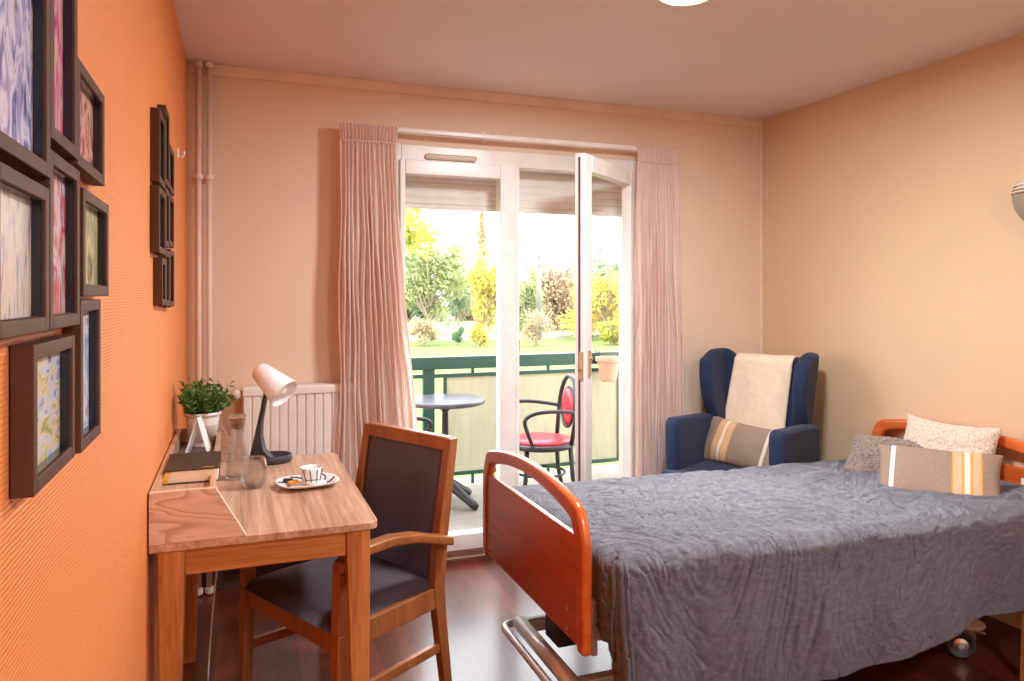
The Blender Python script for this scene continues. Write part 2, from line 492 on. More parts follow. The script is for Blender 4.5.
def tag(o, label, cat, group=None, kind=None):
    o['label'] = label; o['category'] = cat
    if group: o['group'] = group
    if kind: o['kind'] = kind
    return o

def thing(name, label, cat, loc=(0, 0, 0), rz=0, group=None):
    o = bpy.data.objects.new(name, None); COL.objects.link(o)
    o.empty_display_size = 0.05
    o.location = loc; o.rotation_euler = (0, 0, rz)
    return tag(o, label, cat, group)

def struct(name, bm, mat, label, cat, **kw):
    o = obj(name, bm, mat, **kw)
    return tag(o, label, cat, kind='structure')

def dup(root, loc, rz, label):
    r = root.copy(); COL.objects.link(r); r.location = loc; r.rotation_euler = (0, 0, rz); r['label'] = label
    for ch in list(root.children):
        c = ch.copy(); COL.objects.link(c); c.parent = r
        for g in list(ch.children):
            d = g.copy(); COL.objects.link(d); d.parent = c
    return r

def round_poly(pts, r, n=5):
    out = []
    N = len(pts)
    for i in range(N):
        p = Vector(pts[i]); a = (Vector(pts[i - 1]) - p); b = (Vector(pts[(i + 1) % N]) - p)
        k = min(r, a.length / 2.01, b.length / 2.01)
        p0 = p + a.normalized() * k; p1 = p + b.normalized() * k
        for t in range(n + 1):
            t /= n
            out.append(tuple(p0 * (1 - t) ** 2 + p * 2 * t * (1 - t) + p1 * t ** 2))
    return out

def bez(p0, p1, p2, p3, n=12):
    p0, p1, p2, p3 = map(Vector, (p0, p1, p2, p3))
    return [p0 * (1 - t) ** 3 + p1 * 3 * t * (1 - t) ** 2 + p2 * 3 * t * t * (1 - t) + p3 * t ** 3 for t in [i / n for i in range(n + 1)]]

# ------------------------------------------------------------------ room shell
T = 0.22
DX0, DX1, DZ1, DZ0 = 0.765, 2.19, 2.185, 0.03   # opening in the window wall
bm = B(); bx(bm, XL - T, XR + T, YR - T, YB + 0.21, -0.1, 0.0)
struct('floor', bm, 'floor', 'dark red-brown glossy plank floor of the room', 'floor')
bm = B(); bx(bm, XL - T, XR + T, YR - T, YB + 0.21, H, H + 0.15)
struct('ceiling', bm, 'ceil', 'pinkish beige textured ceiling', 'ceiling')
bm = B(); bx(bm, XL - T, XL, YR - T, YB + 0.21, 0, H)
struct('wall_left', bm, 'orange', 'orange ribbed wallpaper wall on the left', 'wall')
bm = B(); bx(bm, XR, XR + T, YR - T, YB + 0.21, 0, H)
struct('wall_right', bm, 'peach_r', 'plain peach wall behind the bed head', 'wall')
bm = B(); bx(bm, XL, XR, YR - T, YR, 0, H)
struct('wall_rear', bm, 'peach', 'plain peach wall facing the window', 'wall')
bm = B()
bx(bm, XL, DX0, YB, YB + 0.21, 0, H); bx(bm, DX1, XR, YB, YB + 0.21, 0, H)
bx(bm, DX0, DX1, YB, YB + 0.21, DZ1, H); bx(bm, DX0, DX1, YB, YB + 0.21, 0, DZ0)
struct('wall_back', bm, 'peach', 'peach wall around the balcony window', 'wall')
bm = B(); bx(bm, XL + 0.01, XR, YB - 0.012, YB, 2.447, H)
struct('trim_1', bm, 'trim', 'narrow painted board along the top of the window wall', 'trim', bev=0.003)
bm = B(); bx(bm, XR - 0.022, XR, YB - 0.014, YB, 0, 2.447)
struct('trim_2', bm, 'trim', 'thin vertical strip in the right corner of the window wall', 'trim', bev=0.003)
bm = B(); bx(bm, XL, DX0 - 0.02, YB - 0.012, YB, 0, 0.09)
struct('baseboard_back', bm, 'plinth', 'dark skirting under the radiator', 'skirting board', bev=0.003)

# ------------------------------------------------------------------ window / balcony door
win = thing('window_1', 'white fixed glazed leaf and frame of the balcony window', 'window', (DX0, YB, 0)); win['kind'] = 'structure'
FY0, FY1 = YB - 0.012, YB + 0.07
bm = B()
bx(bm, DX0, 0.800, FY0, FY1, DZ0, DZ1)
bx(bm, 2.150, DX1, FY0, FY1, DZ0, DZ1)
bx(bm, .80, 2.15, FY0, FY1, 2.10, DZ1)
bx(bm, .80, 2.15, FY0, FY1, 0.031, 0.055)
obj('outer_frame', bm, 'white', win, bev=0.004, world=True)
bm = B(); y0, y1 = YB - 0.03, YB + 0.045
bx(bm, 0.790, 0.818, y0, y1, 0.05, 2.105)
bx(bm, 1.338, 1.44, y0, y1, 0.05, 2.105)
bx(bm, 0.818, 1.338, y0, y1, 2.030, 2.105)
bx(bm, 0.818, 1.338, y0, y1, 0.05, 0.135)
obj('sash', bm, 'white', win, bev=0.005, world=True)
bm = B(); bx(bm, 1.425, 1.447, YB - 0.034, YB - 0.02, .05, 2.1)
obj('cover_strip', bm, 'white', win, bev=0.004, world=True)
bm = B(); bx(bm, 0.816, 1.340, YB + 0.004, YB + 0.010, 0.133, 2.032)
obj('pane', bm, 'glass', win, world=True)
bm = B()
prism(bm, round_poly([(0.925, 2.075 + .038), (1.205, 2.075 + .038), (1.205, 2.105 + .038), (0.925, 2.105 + .038)], 0.015), FY0 - 0.014, FY0 + .002, 'Y')
v = obj('air_vent', bm, 'brass', win, bev=0.003, world=True)
bm = B()
for k in range(22): bx(bm, 0.945 + k * .0112, 0.951 + k * .0112, FY0 - 0.017, FY0 - 0.012, 2.121, 2.135)
obj('vent_slots', bm, 'ivory', v, world=True)
for z in (1.13, 1.72):
    bm = B(); bx(bm, 1.440, 1.452, YB - 0.028, YB - 0.01, z - .03, z + .03)
    obj('striker', bm, 'rubber', win, bev=0.002, world=True)

HX, HY = 2.146, YB - 0.025
LEN = 0.69
ang = math.atan2(3.335 - HY, 1.600 - HX)
door = thing('door_1', 'open white glazed balcony door leaf swung into the room', 'door', (HX, HY, 0), ang); door['kind'] = 'structure'
# local: +x along the leaf from the hinge, y thickness
bm = B(); h0, h1, th = 0.06, 2.112, 0.029
bx(bm, 0, 0.085, -th, th, h0, h1); bx(bm, LEN - 0.085, LEN, -th, th, h0, h1)
bx(bm, 0.085, LEN - 0.085, -th, th, h1 - 0.085, h1); bx(bm, 0.085, LEN - 0.085, -th, th, h0, h0 + 0.1)
obj('sash', bm, 'white', door, bev=0.006)
bm = B(); bx(bm, 0.083, LEN - 0.083, -0.004, 0.004, h0 + .098, h1 - .083)
obj('pane', bm, 'glass', door)
bm = B(); bx(bm, LEN, LEN + 0.003, -0.006, 0.004, h0 + .02, h1 - .02)
obj('gasket', bm, 'gasket', door)
bm = B(); bx(bm, LEN, LEN + .006, -0.004, 0.022, .98, 1.12); bx(bm, LEN + .004, LEN + .012, 0, .016, 1.03, 1.07)
lk = obj('lock_plate', bm, 'brass', door, bev=0.002)
bm = B(); box(bm, (LEN - .045, th + .004, 1.06), (.028, .008, .13)); tube(bm, [(LEN - .045, th, 1.085), (LEN - .045, th + .022, 1.085)], .009)
obj('handle_plate', bm, 'brass', door, bev=.002)
for z in (.35, 1.95):
    bm = B(); tube(bm, [(0.0, th + .008, z - .05), (0.0, th + .008, z + .05)], .009)
    obj('hinge', bm, 'white', door)

# roller shutter box outside
sh = thing('roller_shutter', 'half raised pale roller shutter outside the balcony window', 'shutter', (1.47, YB + .16, 1.9))
bm = B()
n = 8
for k in range(n):
    z0 = 1.895 + k * .042
    prism(bm, [(YB + .150, z0), (YB + .146, z0 + .010), (YB + .146, z0 + .032), (YB + .150, z0 + .042), (YB + .162, z0 + .042), (YB + .162, z0)], DX0 + .01, DX1 - .01, 'X')
obj('slats', bm, 'shutter', sh, world=True)
bm = B(); bx(bm, DX0 + .01, DX1 - .01, YB + .14, YB + .168, 1.872, 1.897)
obj('bottom_bar', bm, 'shutter', sh, world=True, bev=.003)

# curtain rail
rl = thing('curtain_rail', 'white metal curtain rail above the balcony window', 'curtain rail', (1.43, 3.70, 2.235))
bm = B(); bx(bm, 0.50, 2.375, 3.69, 3.71, 2.226, 2.250)
obj('rail', bm, 'white', rl, bev=.004, world=True)
for x in (0.56, 1.25, 2.31):
    bm = B(); bx(bm, x - .008, x + .008, 3.70, YB, 2.244, 2.256); bx(bm, x - .012, x + .012, YB - .006, YB, 2.22, 2.28)
    
    obj('bracket', bm, 'white', rl, bev=.002, world=True)

def curtain(xt0, xt1, xb0, xb1, label, seed, sway):
    t = thing('curtain', label, 'curtain', ((xt0 + xt1) / 2, 3.70, 0), 0, 'striped curtains at the balcony window')
    NF = 13
    W = 1.15
    def shape(s, v):      # s across, v 0 top .. 1 bottom
        e = v ** sway
        x0 = xt0 + (xb0 - xt0) * e; x1 = xt1 + (xb1 - xt1) * e
        a = (0.012 + 0.024 * min(1, v * 3)) * (1 - .25 * v)
        ph = 2 * PI * NF * s + 3.2 * noise.noise((s * 4 + seed, v * 1.8, 0)) + 1.0 * noise.noise((s * 11 + seed, v * 4, 5))
        wob = 0.014 * noise.noise((s * 9 + seed, v * 5, 3)) * min(1, v * 6)
        x = x0 + (x1 - x0) * s + wob + 0.006 * math.sin(ph * 2)
        return x, 3.70 - .018 + a * math.sin(ph) + .006 * noise.noise((s * 30, v * 7, seed))
    bm = B()
    def f(s, v):
        x, y = shape(s, v); return (x, y, 2.165 - v * 2.145)
    grid(bm, 220, 46, f, uv=lambda s, v: (s * W + seed, v * 2.0))
    obj('drape', bm, 'curtain', t, smooth=True, world=True)
    bm = B()
    def g(s, v):
        flare = 1 + .08 * (1 - v)
        c = (xt0 + xt1) / 2
        x = c + (xt0 + (xt1 - xt0) * s - c) * flare
        y = 3.684 + .011 * math.sin(2 * PI * 17 * s + 2 * noise.noise((s * 6, v * 1.5, seed))) - .010 * math.sin(PI * v)
        return (x, y, 2.250 - v * .1 + .005 * math.sin(2 * PI * 17 * s + 1) * (1 - v))
    grid(bm, 200, 8, g, uv=lambda s, v: (s * W * 1.0 + seed + .3, v * .1))
    obj('gathered_heading', bm, 'curtain', t, smooth=True, world=True)
    bm = B(); bx(bm, xt0 + .004, xt1 - .004, 3.668, 3.676, 2.158, 2.166)
    obj('stitched_tape', bm, 'curtain', t, world=True, bev=.003)
curtain(0.478, 0.752, 0.458, 0.935, 'pink and white striped curtain left of the balcony window by the radiator', 1.3, 1.3)
curtain(2.135, 2.385, 2.120, 2.445, 'pink and white striped curtain right of the balcony window by the armchair', 6.1, 1.0)

# ------------------------------------------------------------------ riser pipes, radiator, hook
pp = []
for i, (x, lab) in enumerate(((-0.163, 'painted heating riser pipe nearest the orange wall'), (-0.117, 'painted heating riser pipe beside the radiator side'))):
    t = thing('riser_pipe', lab, 'pipe', (x, 3.75, 0), 0, 'heating riser pipes in the left corner')
    bm = B(); tube(bm, [(x, 3.75, 0.0), (x, 3.75, 2.498)], .0125, 14); obj('tube', bm, 'pipe', t, smooth=True, world=True)
    for z in (.02, 1.955, 2.482):
        bm = B(); lathe(bm, [(.0126, z - .012), (.0195, z - .012), (.0195, z + .012), (.0126, z + .012)], 16, (x, 3.75, 0), False, False)
        obj('collar', bm, 'pipe', t, smooth=False, world=True)

rad = thing('radiator', 'cream panel radiator with vertical ribs behind the desk', 'radiator', (.27, 3.72, 0))
rx0, rx1 = .030, .56
bm = B()
poly = []
nr = int(round((rx1 - rx0) / .040))
for k in range(nr):
    x = rx0 + k * (rx1 - rx0) / nr; w = (rx1 - rx0) / nr
    poly += [(x, 3.700), (x + w * .10, 3.690), (x + w * .82, 3.690), (x + w * .92, 3.700)]
poly += [(rx1, 3.70), (rx1, 3.735), (rx0, 3.735)]
prism(bm, poly, .175, .925, 'Z')
obj('front_panel', bm, 'radiator', rad, bev=.002, world=True)
bm = B(); bx(bm, rx0 - .002, rx1 + .002, 3.686, 3.770, .925, .968); obj('top_grille', bm, 'radiator', rad, bev=.006, world=True)
bm = B(); bx(bm, rx0 + .002, rx1 - .002, 3.738, 3.772, .175, .925); obj('rear_panel', bm, 'radiator', rad, bev=.004, world=True)
bm = B(); bx(bm, rx0 - .004, rx0 + .012, 3.705, 3.768, .18, .93); obj('side_cover', bm, 'radiator', rad, bev=.004, world=True)
bm = B(); tube(bm, [(rx0, 3.74, .935), (-.03, 3.74, .935), (-.06, 3.745, .935), (-.105, 3.75, .935)], .009, 12); obj('inlet_pipe', bm, 'pipe', rad, smooth=True, world=True)
bm = B(); lathe(bm, [(.012, -.03), (.022, -.026), (.024, 0), (.024, .03), (.018, .042)], 18, (.0, 3.735, .935), M4=Matrix.Rotation(PI / 2, 4, 'X'))
obj('thermostat_valve', bm, 'ivory', rad, smooth=True, world=True)
for x in (rx0 + .1, rx1 - .1):
    bm = B(); bx(bm, x - .012, x + .012, 3.77, YB, .5, .56); obj('wall_bracket', bm, 'steel', rad, world=True)

hk = thing('wall_hook', 'tiny white hook on the orange wall near the pipes', 'hook', (XL, 3.2, 1.965))
bm = B(); bx(bm, XL, XL + .006, 3.19, 3.21, 1.945, 1.985); obj('plate', bm, 'potwhite', hk, bev=.002, world=True)
bm = B(); tube(bm, [(XL + .004, 3.2, 1.955), (XL + .02, 3.2, 1.95), (XL + .026, 3.2, 1.962), (XL + .024, 3.2, 1.975)], .004, 8); obj('hook_arm', bm, 'potwhite', hk, smooth=True, world=True)

# ------------------------------------------------------------------ collage frames on the orange wall
def collage(name, label, rects, loc, fx, depth, pics, group):
    t = thing(name, label, 'picture frame', loc, 0, group)
    for i, (y0, y1, z0, z1, b) in enumerate(rects):
        bm = B(); x0, x1 = XL + .001, fx
        e = .002
        # frame: four bars, deep, mitred look through a bevel
        bx(bm, x0, x1, y0, y0 + b, z0, z1); bx(bm, x0, x1, y1 - b, y1, z0, z1)
        bx(bm, x0, x1, y0 + b, y1 - b, z0, z0 + b); bx(bm, x0, x1, y0 + b, y1 - b, z1 - b, z1)
        f = obj('frame', bm, 'frame', t, bev=.0015, world=True)
        bm = B(); k = .0012
        yy0, yy1, zz0, zz1 = y0 + b, y1 - b, z0 + b, z1 - b
        xx = x1 - .004
        bx(bm, x0, xx, yy0, yy0 + k, zz0, zz1); bx(bm, x0, xx, yy1 - k, yy1, zz0, zz1)
        bx(bm, x0, xx, yy0, yy1, zz0, zz0 + k); bx(bm, x0, xx, yy0, yy1, zz1 - k, zz1)
        obj('inner_lip', bm, 'frame_in', f, world=True)
        bm = B(); bx(bm, x0, x0 + .008, yy0 + k, yy1 - k, zz0 + k, zz1 - k)
        p = obj('photo', bm, PH[pics[i % len(pics)]], f, world=True)
    return t
# measured against the wall at the scale of the front rims
def R(y0, y1, z0, z1, k): # scale a rect measured at another front distance
    c = 1.406
    return (y0 * k, y1 * k, c + (z0 - c) * k, c + (z1 - c) * k)
K = 0.1948 / 0.165
b_ = .016
near = [R(.630, .812, 1.516, 1.78, K) + (b_,), R(.640, .807, 1.372, 1.506, K) + (b_,), R(.815, .941, 1.556, 1.80, K) + (b_,),
        R(.943, 1.122, 1.551, 1.672, K) + (b_,), R(.811, .953, 1.372, 1.545, K) + (b_,), R(.975, 1.157, 1.404, 1.530, K) + (b_,),
        R(.750, .926, 1.229, 1.362, K) + (b_,), R(.960, 1.092, 1.225, 1.400, K) + (b_,)]
collage('photo_collage', 'large dark brown photo collage frame in the foreground left of the desk', near, (XL, 1.05, 1.45), -.1948, .023, [0, 3, 1, 2, 4, 5, 6, 7], 'photo collages on the orange wall')
far = [(2.215, 2.385, 1.712, 1.913, .018), (2.205, 2.395, 1.520, 1.702, .018), (2.290, 2.405, 1.375, 1.510, .018),
       (2.400, 2.530, 1.735, 1.965, .018), (2.410, 2.530, 1.550, 1.725, .018), (2.420, 2.545, 1.370, 1.540, .018),
       (2.545, 2.720, 1.735, 1.880, .018), (2.545, 2.715, 1.560, 1.725, .018), (2.560, 2.72, 1.365, 1.550, .018)]
collage('photo_collage', 'smaller dark photo collage frame on the orange wall beyond the near one above the plant', far, (XL, 2.46, 1.62), -.1935, .024, [5, 4, 3, 7, 6, 0, 2, 3, 1], 'photo collages on the orange wall')

# ------------------------------------------------------------------ desk
dk = thing('desk', 'walnut writing desk with orange-brown legs against the orange wall', 'desk', (.085, 2.64, 0))
DZ = .75
bm = B()
prism(bm, round_poly([(XL + .003, 2.14), (.388, 2.14)], 0.0)[:0] + [(XL + .003, 2.14)] + round_poly([(.388, 2.14), (.388, 3.14), (XL + .003, 3.14), (XL + .003, 2.14)], .035, 6)[0:14] + [(XL + .003, 3.14)], .727, DZ, 'Z')
obj('desktop', bm, 'desk', dk, bev=.004, world=True)
def desk_leg(x, y, sx, sy):
    bm = B(); taper(bm, (x + sx * .012, y + sy * .008, 0), (.021, .021), (x, y, .727), (.034, .030)); return bm
for x, y, sx, sy in ((-.160, 2.178, -.5, 1), (.330, 2.178, 1.0, 1), (-.160, 3.10, -.5, -1), (.330, 3.10, 1.0, -1)):
    obj('leg', desk_leg(x, y, sx, sy), 'leg', dk, bev=.004, world=True)
bm = B(); bx(bm, -.128, .298, 2.160, 2.182, .655, .727); obj('end_apron', bm, 'apron', dk, bev=.003, world=True)
bm = B(); bx(bm, -.128, .298, 3.096, 3.118, .655, .727); obj('end_apron', bm, 'apron', dk, bev=.003, world=True)
bm = B(); bx(bm, -.178, -.156, 2.21, 3.07, .655, .727); obj('side_apron', bm, 'desk', dk, bev=.003, world=True)
# the raised tray along the wall with its two gusset ends
OZ = .887
for y0 in (2.14, 3.122):
    bm = B(); prism(bm, [(XL + .004, DZ), (.026, DZ), (-.052, OZ), (XL + .004, OZ)], y0, y0 + .018, 'Y')
    g = obj('tray_end', bm, 'desk_front', dk, bev=.001, world=True)
    bm = B(); strip(bm, [[(.0265, y0, DZ), (.0265, y0 + .018, DZ), (.0250, y0 + .018, DZ), (.0250, y0, DZ)],
                         [(-.0515, y0 - .0005, OZ), (-.0515, y0 + .018, OZ), (-.0545, y0 + .018, OZ), (-.0545, y0 - .0005, OZ)]])
    obj('edge_band', bm, 'ivory', g, world=True)
bm = B(); bx(bm, -.070, -.055, 2.158, 3.122, DZ, OZ - .012); obj('tray_front', bm, 'desk', dk, bev=.002, world=True)
bm = B(); bx(bm, XL + .004, XL + .020, 2.158, 3.122, DZ, OZ); obj('tray_back', bm, 'desk', dk, bev=.002, world=True)
bm = B(); bx(bm, XL + .020, -.070, 2.158, 2.63, DZ, .855); obj('tray_shelf', bm, 'desk', dk, bev=.001, world=True)
bm = B(); bx(bm, XL + .020, -.070, 2.63, 3.122, DZ, .835); obj('tray_liner', bm, 'tray', dk, world=True)

# book
bk = thing('book', 'thick dark covered book with gold ribbon lying on the desk tray', 'book', (-.12, 2.48, .855))
X0, X1, Y0, Y1, Z0 = -.196, -.046, 2.350, 2.60, .8555
bm = B(); bx(bm, X0 + .004, X1 - .004, Y0 + .004, Y1 - .004, Z0 + .003, Z0 + .037); obj('pages', bm, 'pages', bk, bev=.001, world=True)
bm = B(); bx(bm, X0, X1, Y0, Y1, Z0, Z0 + .0035); bx(bm, X0, X1, Y0, Y1, Z0 + .0365, Z0 + .040); bx(bm, X0 - .003, X1, Y1 - .004, Y1, Z0, Z0 + .040)
cv = obj('cover', bm, 'cover', bk, bev=.001, world=True)
bm = B(); bx(bm, X1 - .045, X1 - .014, Y0 + .018, Y0 + .024, Z0 + .0400, Z0 + .0405); obj('gold_title', bm, 'gold', cv, world=True)
bm = B()
strip(bm, [[(X0 + a, Y0 + b, Z0 + c), (X0 + a + .012, Y0 + b, Z0 + c), (X0 + a + .012, Y0 + b + .001, Z0 + c + .001), (X0 + a, Y0 + b + .001, Z0 + c + .001)] for a, b, c in ((.012, .02, .034), (.010, .002, .034), (.002, -.005, .028), (-.002, -.008, .016), (.0, -.004, .004))])
obj('bookmark_ribbon', bm, 'gold', bk, world=True)

# folded card
cd = thing('folded_card', 'white folded paper card standing in front of the plant pot', 'card', (-.125, 2.78, .8355))
bm = B()
A = Vector((-.128, 2.80, .975))
q = lambda x, y, z: Vector((x, y, z))
for foot, w in ((q(-.172, 2.80, .8365), .04), (q(-.092, 2.80, .8365), .04)):
    vs = [bm.verts.new(p) for p in (A, A + q(.012, w, 0), foot + q(.019, w, 0), foot)]
    bm.faces.new(vs)
obj('card_sheet', bm, 'paper', cd, world=True, solid=.0012)

# plant
px_, py_ = -.118, 3.03
pl = thing('potted_plant', 'small bushy green plant in a white ribbed pot on the desk tray', 'plant', (px_, py_, .835))
pz = .8355
bm = B()
prof = [(.030, 0), (.042, .0)]
H_ = .128
for k in range(13):
    z = .004 + k * (H_ - .02) / 12
    r = .043 + .019 * z / H_
    if k < 5: prof += [(r + .0018, z), (r, z + .004)]
    else: prof += [(r, z)]
prof += [(.0625, H_ - .012), (.066, H_ - .01), (.066, H_), (.062, H_), (.058, H_ - .012), (.05, .02), (.0, .02)]
prof[0] = (.0005, 0); prof[-1] = (.0005, .02)
lathe(bm, prof, 40, (px_, py_, pz)); obj('pot', bm, 'potwhite', pl, smooth=True, world=True)
bm = B(); lathe(bm, [(.001, H_ - .024), (.0575, H_ - .022), (.057, H_ - .016), (.001, H_ - .012)], 24, (px_, py_, pz)); obj('soil', bm, 'soil', pl, smooth=True, world=True)
random.seed(11)
bmS, bmL = B(), B()
for s in range(120):
    a = random.uniform(0, 2 * PI); rr = random.random() ** .6
    base = Vector((px_ + .045 * rr * math.cos(a), py_ + .045 * rr * math.sin(a), pz + H_ - .02))
    tip = base + Vector((math.cos(a) * .075 * rr + random.gauss(0, .012), math.sin(a) * .085 * rr + random.gauss(0, .012), .055 + .09 * random.random() * (1.15 - .5 * rr)))
    if s in (3, 8): tip.z += .03
    if tip.x < XL + .03: tip.x = XL + .03
    tube(bmS, [base, (base + tip) / 2 + Vector((0, 0, .01)), tip], [.0014, .0012, .0008], 5)
    for k in range(9):
        t = .25 + .75 * k / 8
        p = base.lerp(tip, t)
        d = Vector((random.gauss(0, 1), random.gauss(0, 1), random.uniform(.1, 1.1))).normalized()
        L = random.uniform(.018, .030); w = L * .22
        sd = d.cross(Vector((random.random(), random.random(), random.random()))).normalized()
        up = d.cross(sd) * .0025
        p0, p1, p2 = p, p + d * L * .5, p + d * L
        if p2.x < XL + .006: continue
        vs = [bmL.verts.new(x) for x in (p0, p + d * L * .28 + sd * w * .8, p1 + sd * w, p2, p1 - sd * w, p + d * L * .28 - sd * w * .8)]
        c = bmL.verts.new(p1 + up)
        for i in range(6): bmL.faces.new((vs[i], vs[(i + 1) % 6], c))
obj('stems', bmS, 'leaf', pl, world=True, smooth=True)
obj('foliage', bmL, 'leaf', pl, world=True)

# carafe
cx, cy = .006, 2.82
cf = thing('carafe', 'clear glass carafe with a cork stopper on the desk', 'carafe', (cx, cy, DZ))
z0 = DZ + .001
out = [(.001, 0), (.036, 0), (.040, .006), (.0405, .02), (.037, .06), (.029, .11), (.0215, .150), (.0215, .165), (.026, .195), (.030, .226)]
inn = [(.0282, .226), (.0242, .195), (.0197, .165), (.0197, .150), (.0272, .11), (.0350, .06), (.0382, .02), (.036, .010), (.001, .009)]
bm = B(); lathe(bm, out + inn, 40, (cx, cy, z0), False, False); obj('glass_body', bm, 'clear', cf, smooth=True, world=True)
bm = B(); lathe(bm, [(.001, .176), (.0195, .176), (.0232, .195), (.0265, .2155), (.001, .2155)], 28, (cx, cy, z0)); obj('cork_stopper', bm, 'cork', cf, world=True, smooth=False)
# tumbler
gx, gy = .058, 2.665
gl = thing('tumbler', 'clear empty round tumbler in front of the glass carafe', 'glass', (gx, gy, DZ))
out = [(.001, 0), (.026, 0), (.033, .006), (.041, .025), (.0445, .045), (.043, .07), (.037, .1)]
inn = [(.0355, .1), (.0415, .07), (.0430, .045), (.0395, .026), (.031, .010), (.001, .009)]
bm = B(); lathe(bm, out + inn, 40, (gx, gy, z0), False, False); obj('glass_body', bm, 'clear', gl, smooth=True, world=True)

# desk lamp
lx, ly = .128, 3.045
lp = thing('desk_lamp', 'desk lamp with tilted white shade and anthracite curved stand', 'lamp', (lx, ly, DZ))
bm = B()
lathe(bm, [(.001, .002), (.076, .0), (.081, .006), (.081, .026), (.076, .030), (.070, .028), (.068, .012), (.001, .010)], 44, (lx, ly, z0), M4=Matrix.Diagonal((1, .8, 1, 1)))
obj('base', bm, 'lampblack', lp, smooth=True, world=True)
Rv = Vector((.937, -.349, 0)); Fv = Vector((.349, .937, 0)); Uv = Vector((0, 0, 1))
ctr = Vector((lx, ly, z0))
def lp3(r, f, u): return ctr + Rv * r + Fv * f + Uv * u
bm = B()
prof = [(-.075, .0, .022, .046), (-.068, .03, .020, .044), (-.058, .08, .017, .038), (-.047, .14, .014, .030), (-.037, .19, .011, .024), (-.027, .235, .009, .018), (-.022, .262, .008, .014)]
left = [(-.080, .008), (-.072, .05), (-.060, .10), (-.048, .16), (-.036, .215), (-.026, .27), (-.020, .295)]
right = [(.010, .012), (-.024, .05), (-.034, .10), (-.032, .16), (-.022, .215), (-.010, .27), (-.002, .295)]
secs = []
for i, ((a, u1), (b, u2)) in enumerate(zip(left, right)):
    w = .022 - .002 * i
    secs.append([lp3(a, -w, u1), lp3(b, -w, u2), lp3(b, w, u2), lp3(a, w, u1)])
strip(bm, secs)
obj('stand', bm, 'lampblack', lp, bev=.003, world=True)
ax = (Rv * .76 - Fv * .25 - Uv * .59).normalized()
org = lp3(-.048, 0, .360)
rot = Vector((0, 0, 1)).rotation_difference(ax).to_matrix().to_4x4()
bm = B(); lathe(bm, [(.001, -.004), (.028, -.002), (.036, .006), (.062, .150), (.0605, .150), (.0345, .008), (.001, .004)], 40, org, M4=rot)
shd = obj('lamp_shade', bm, 'lampwhite', lp, smooth=True, world=True)
bm = B(); lathe(bm, [(.012, .01), (.013, .04), (.018, .06), (.030, .09), (.034, .112), (.028, .132), (.014, .143), (.001, .146)], 24, org, M4=rot)
obj('bulb', bm, 'bulb', lp, smooth=True, world=True)
bm = B()
mid = org + ax * .05
tube(bm, [lp3(-.011, 0, .285), lp3(-.008, 0, .305), mid + Vector((0, 0, -.030))], .008, 10); obj('pivot', bm, 'lampblack', lp, smooth=True, world=True)
bm = B(); lathe(bm, [(.001, .012), (.008, .012), (.008, .016), (.001, .017)], 14, lp3(.02, -.02, 0)); obj('switch', bm, 'chrome', lp, world=True)
bm = B()
pts = bez(lp3(-.07, .03, .008), (-.02, 3.16, .80), (-.03, 3.19, .78), (-.05, 3.195, .60), 12) + bez((-.05, 3.195, .58), (-.06, 3.20, .4), (-.09, 2.95, .2), (-.095, 2.90, .004), 14)
tube(bm, pts, .003, 8); obj('power_cord', bm, 'potwhite', lp, smooth=True, world=True)

# saucer, cup, sachets
sx, sy = .230, 2.625
sc = thing('saucer', 'rounded square white saucer with black strokes near the desk edge', 'saucer', (sx, sy, DZ), math.radians(8))
bm = B()
def sqr(u, v, r, z):  # rounded-square ring point
    a = u * 2 * PI; c, s = math.cos(a), math.sin(a); p = 3.2
    k = (abs(c) ** p + abs(s) ** p) ** (-1 / p)
    return (r * k * c, r * k * s * .82, z)
rings = [(.001, .003), (.045, .003), (.062, .004), (.095, .013), (.103, .018), (.104, .020), (.102, .021), (.094, .017), (.06, .008), (.001, .007)]
vs = [[bm.verts.new(sqr(i / 48, 0, r, z)) for i in range(48)] for r, z in rings]
for a, b in zip(vs, vs[1:]):
    for k in range(48): bm.faces.new((a[k], a[(k + 1) % 48], b[(k + 1) % 48], b[k]))
obj('dish', bm, 'potwhite', sc, smooth=True)
def stroke(a0, a1, r0, r1, w):
    bm = B()
    P = []
    for i in range(9):
        t = i / 8; a = a0 + (a1 - a0) * t; r = r0 + (r1 - r0) * t
        c, s = math.cos(a), math.sin(a); p = 3.2; k = (abs(c) ** p + abs(s) ** p) ** (-1 / p)
        x, y = r * k * c, r * k * s * .82
        z = .0085 + (.0178 - .0085) * max(0, min(1.2, (r - .06) / .034))
        P.append(Vector((x, y, z + .0006)))
    tube(bm, P, w, 6)
    return bm
for a0, a1, w in ((.3, .9, .0022), (-.5, .1, .0028), (1.5, 2.0, .0022), (-1.2, -.75, .002), (2.6, 2.9, .0025), (3.5, 3.9, .0028)):
    obj('painted_stroke', stroke(a0, a1, .064, .094, w), 'black', sc, smooth=True)
cpx, cpy = sx + .012, sy - .006
cp = thing('coffee_cup', 'white espresso cup with black painted strokes on the saucer', 'cup', (cpx, cpy, DZ + .0095))
bm = B(); lathe(bm, [(.001, 0), (.024, 0), (.027, .004), (.033, .03), (.037, .056), (.0355, .056), (.0315, .03), (.024, .006), (.001, .005)], 36); obj('bowl', bm, 'potwhite', cp, smooth=True)
for a in (-2.35, -1.72, -1.05, -.4, .6, 1.8, 2.8):
    bm = B()
    P = [Vector((r * math.cos(a + d), r * math.sin(a + d), z)) for r, z, d in ((.0292, .009, .06), (.0322, .022, .02), (.0352, .038, -.03), (.0377, .052, -.06))]
    tube(bm, P, .0016, 6); obj('painted_stroke', bm, 'black', cp, smooth=True)
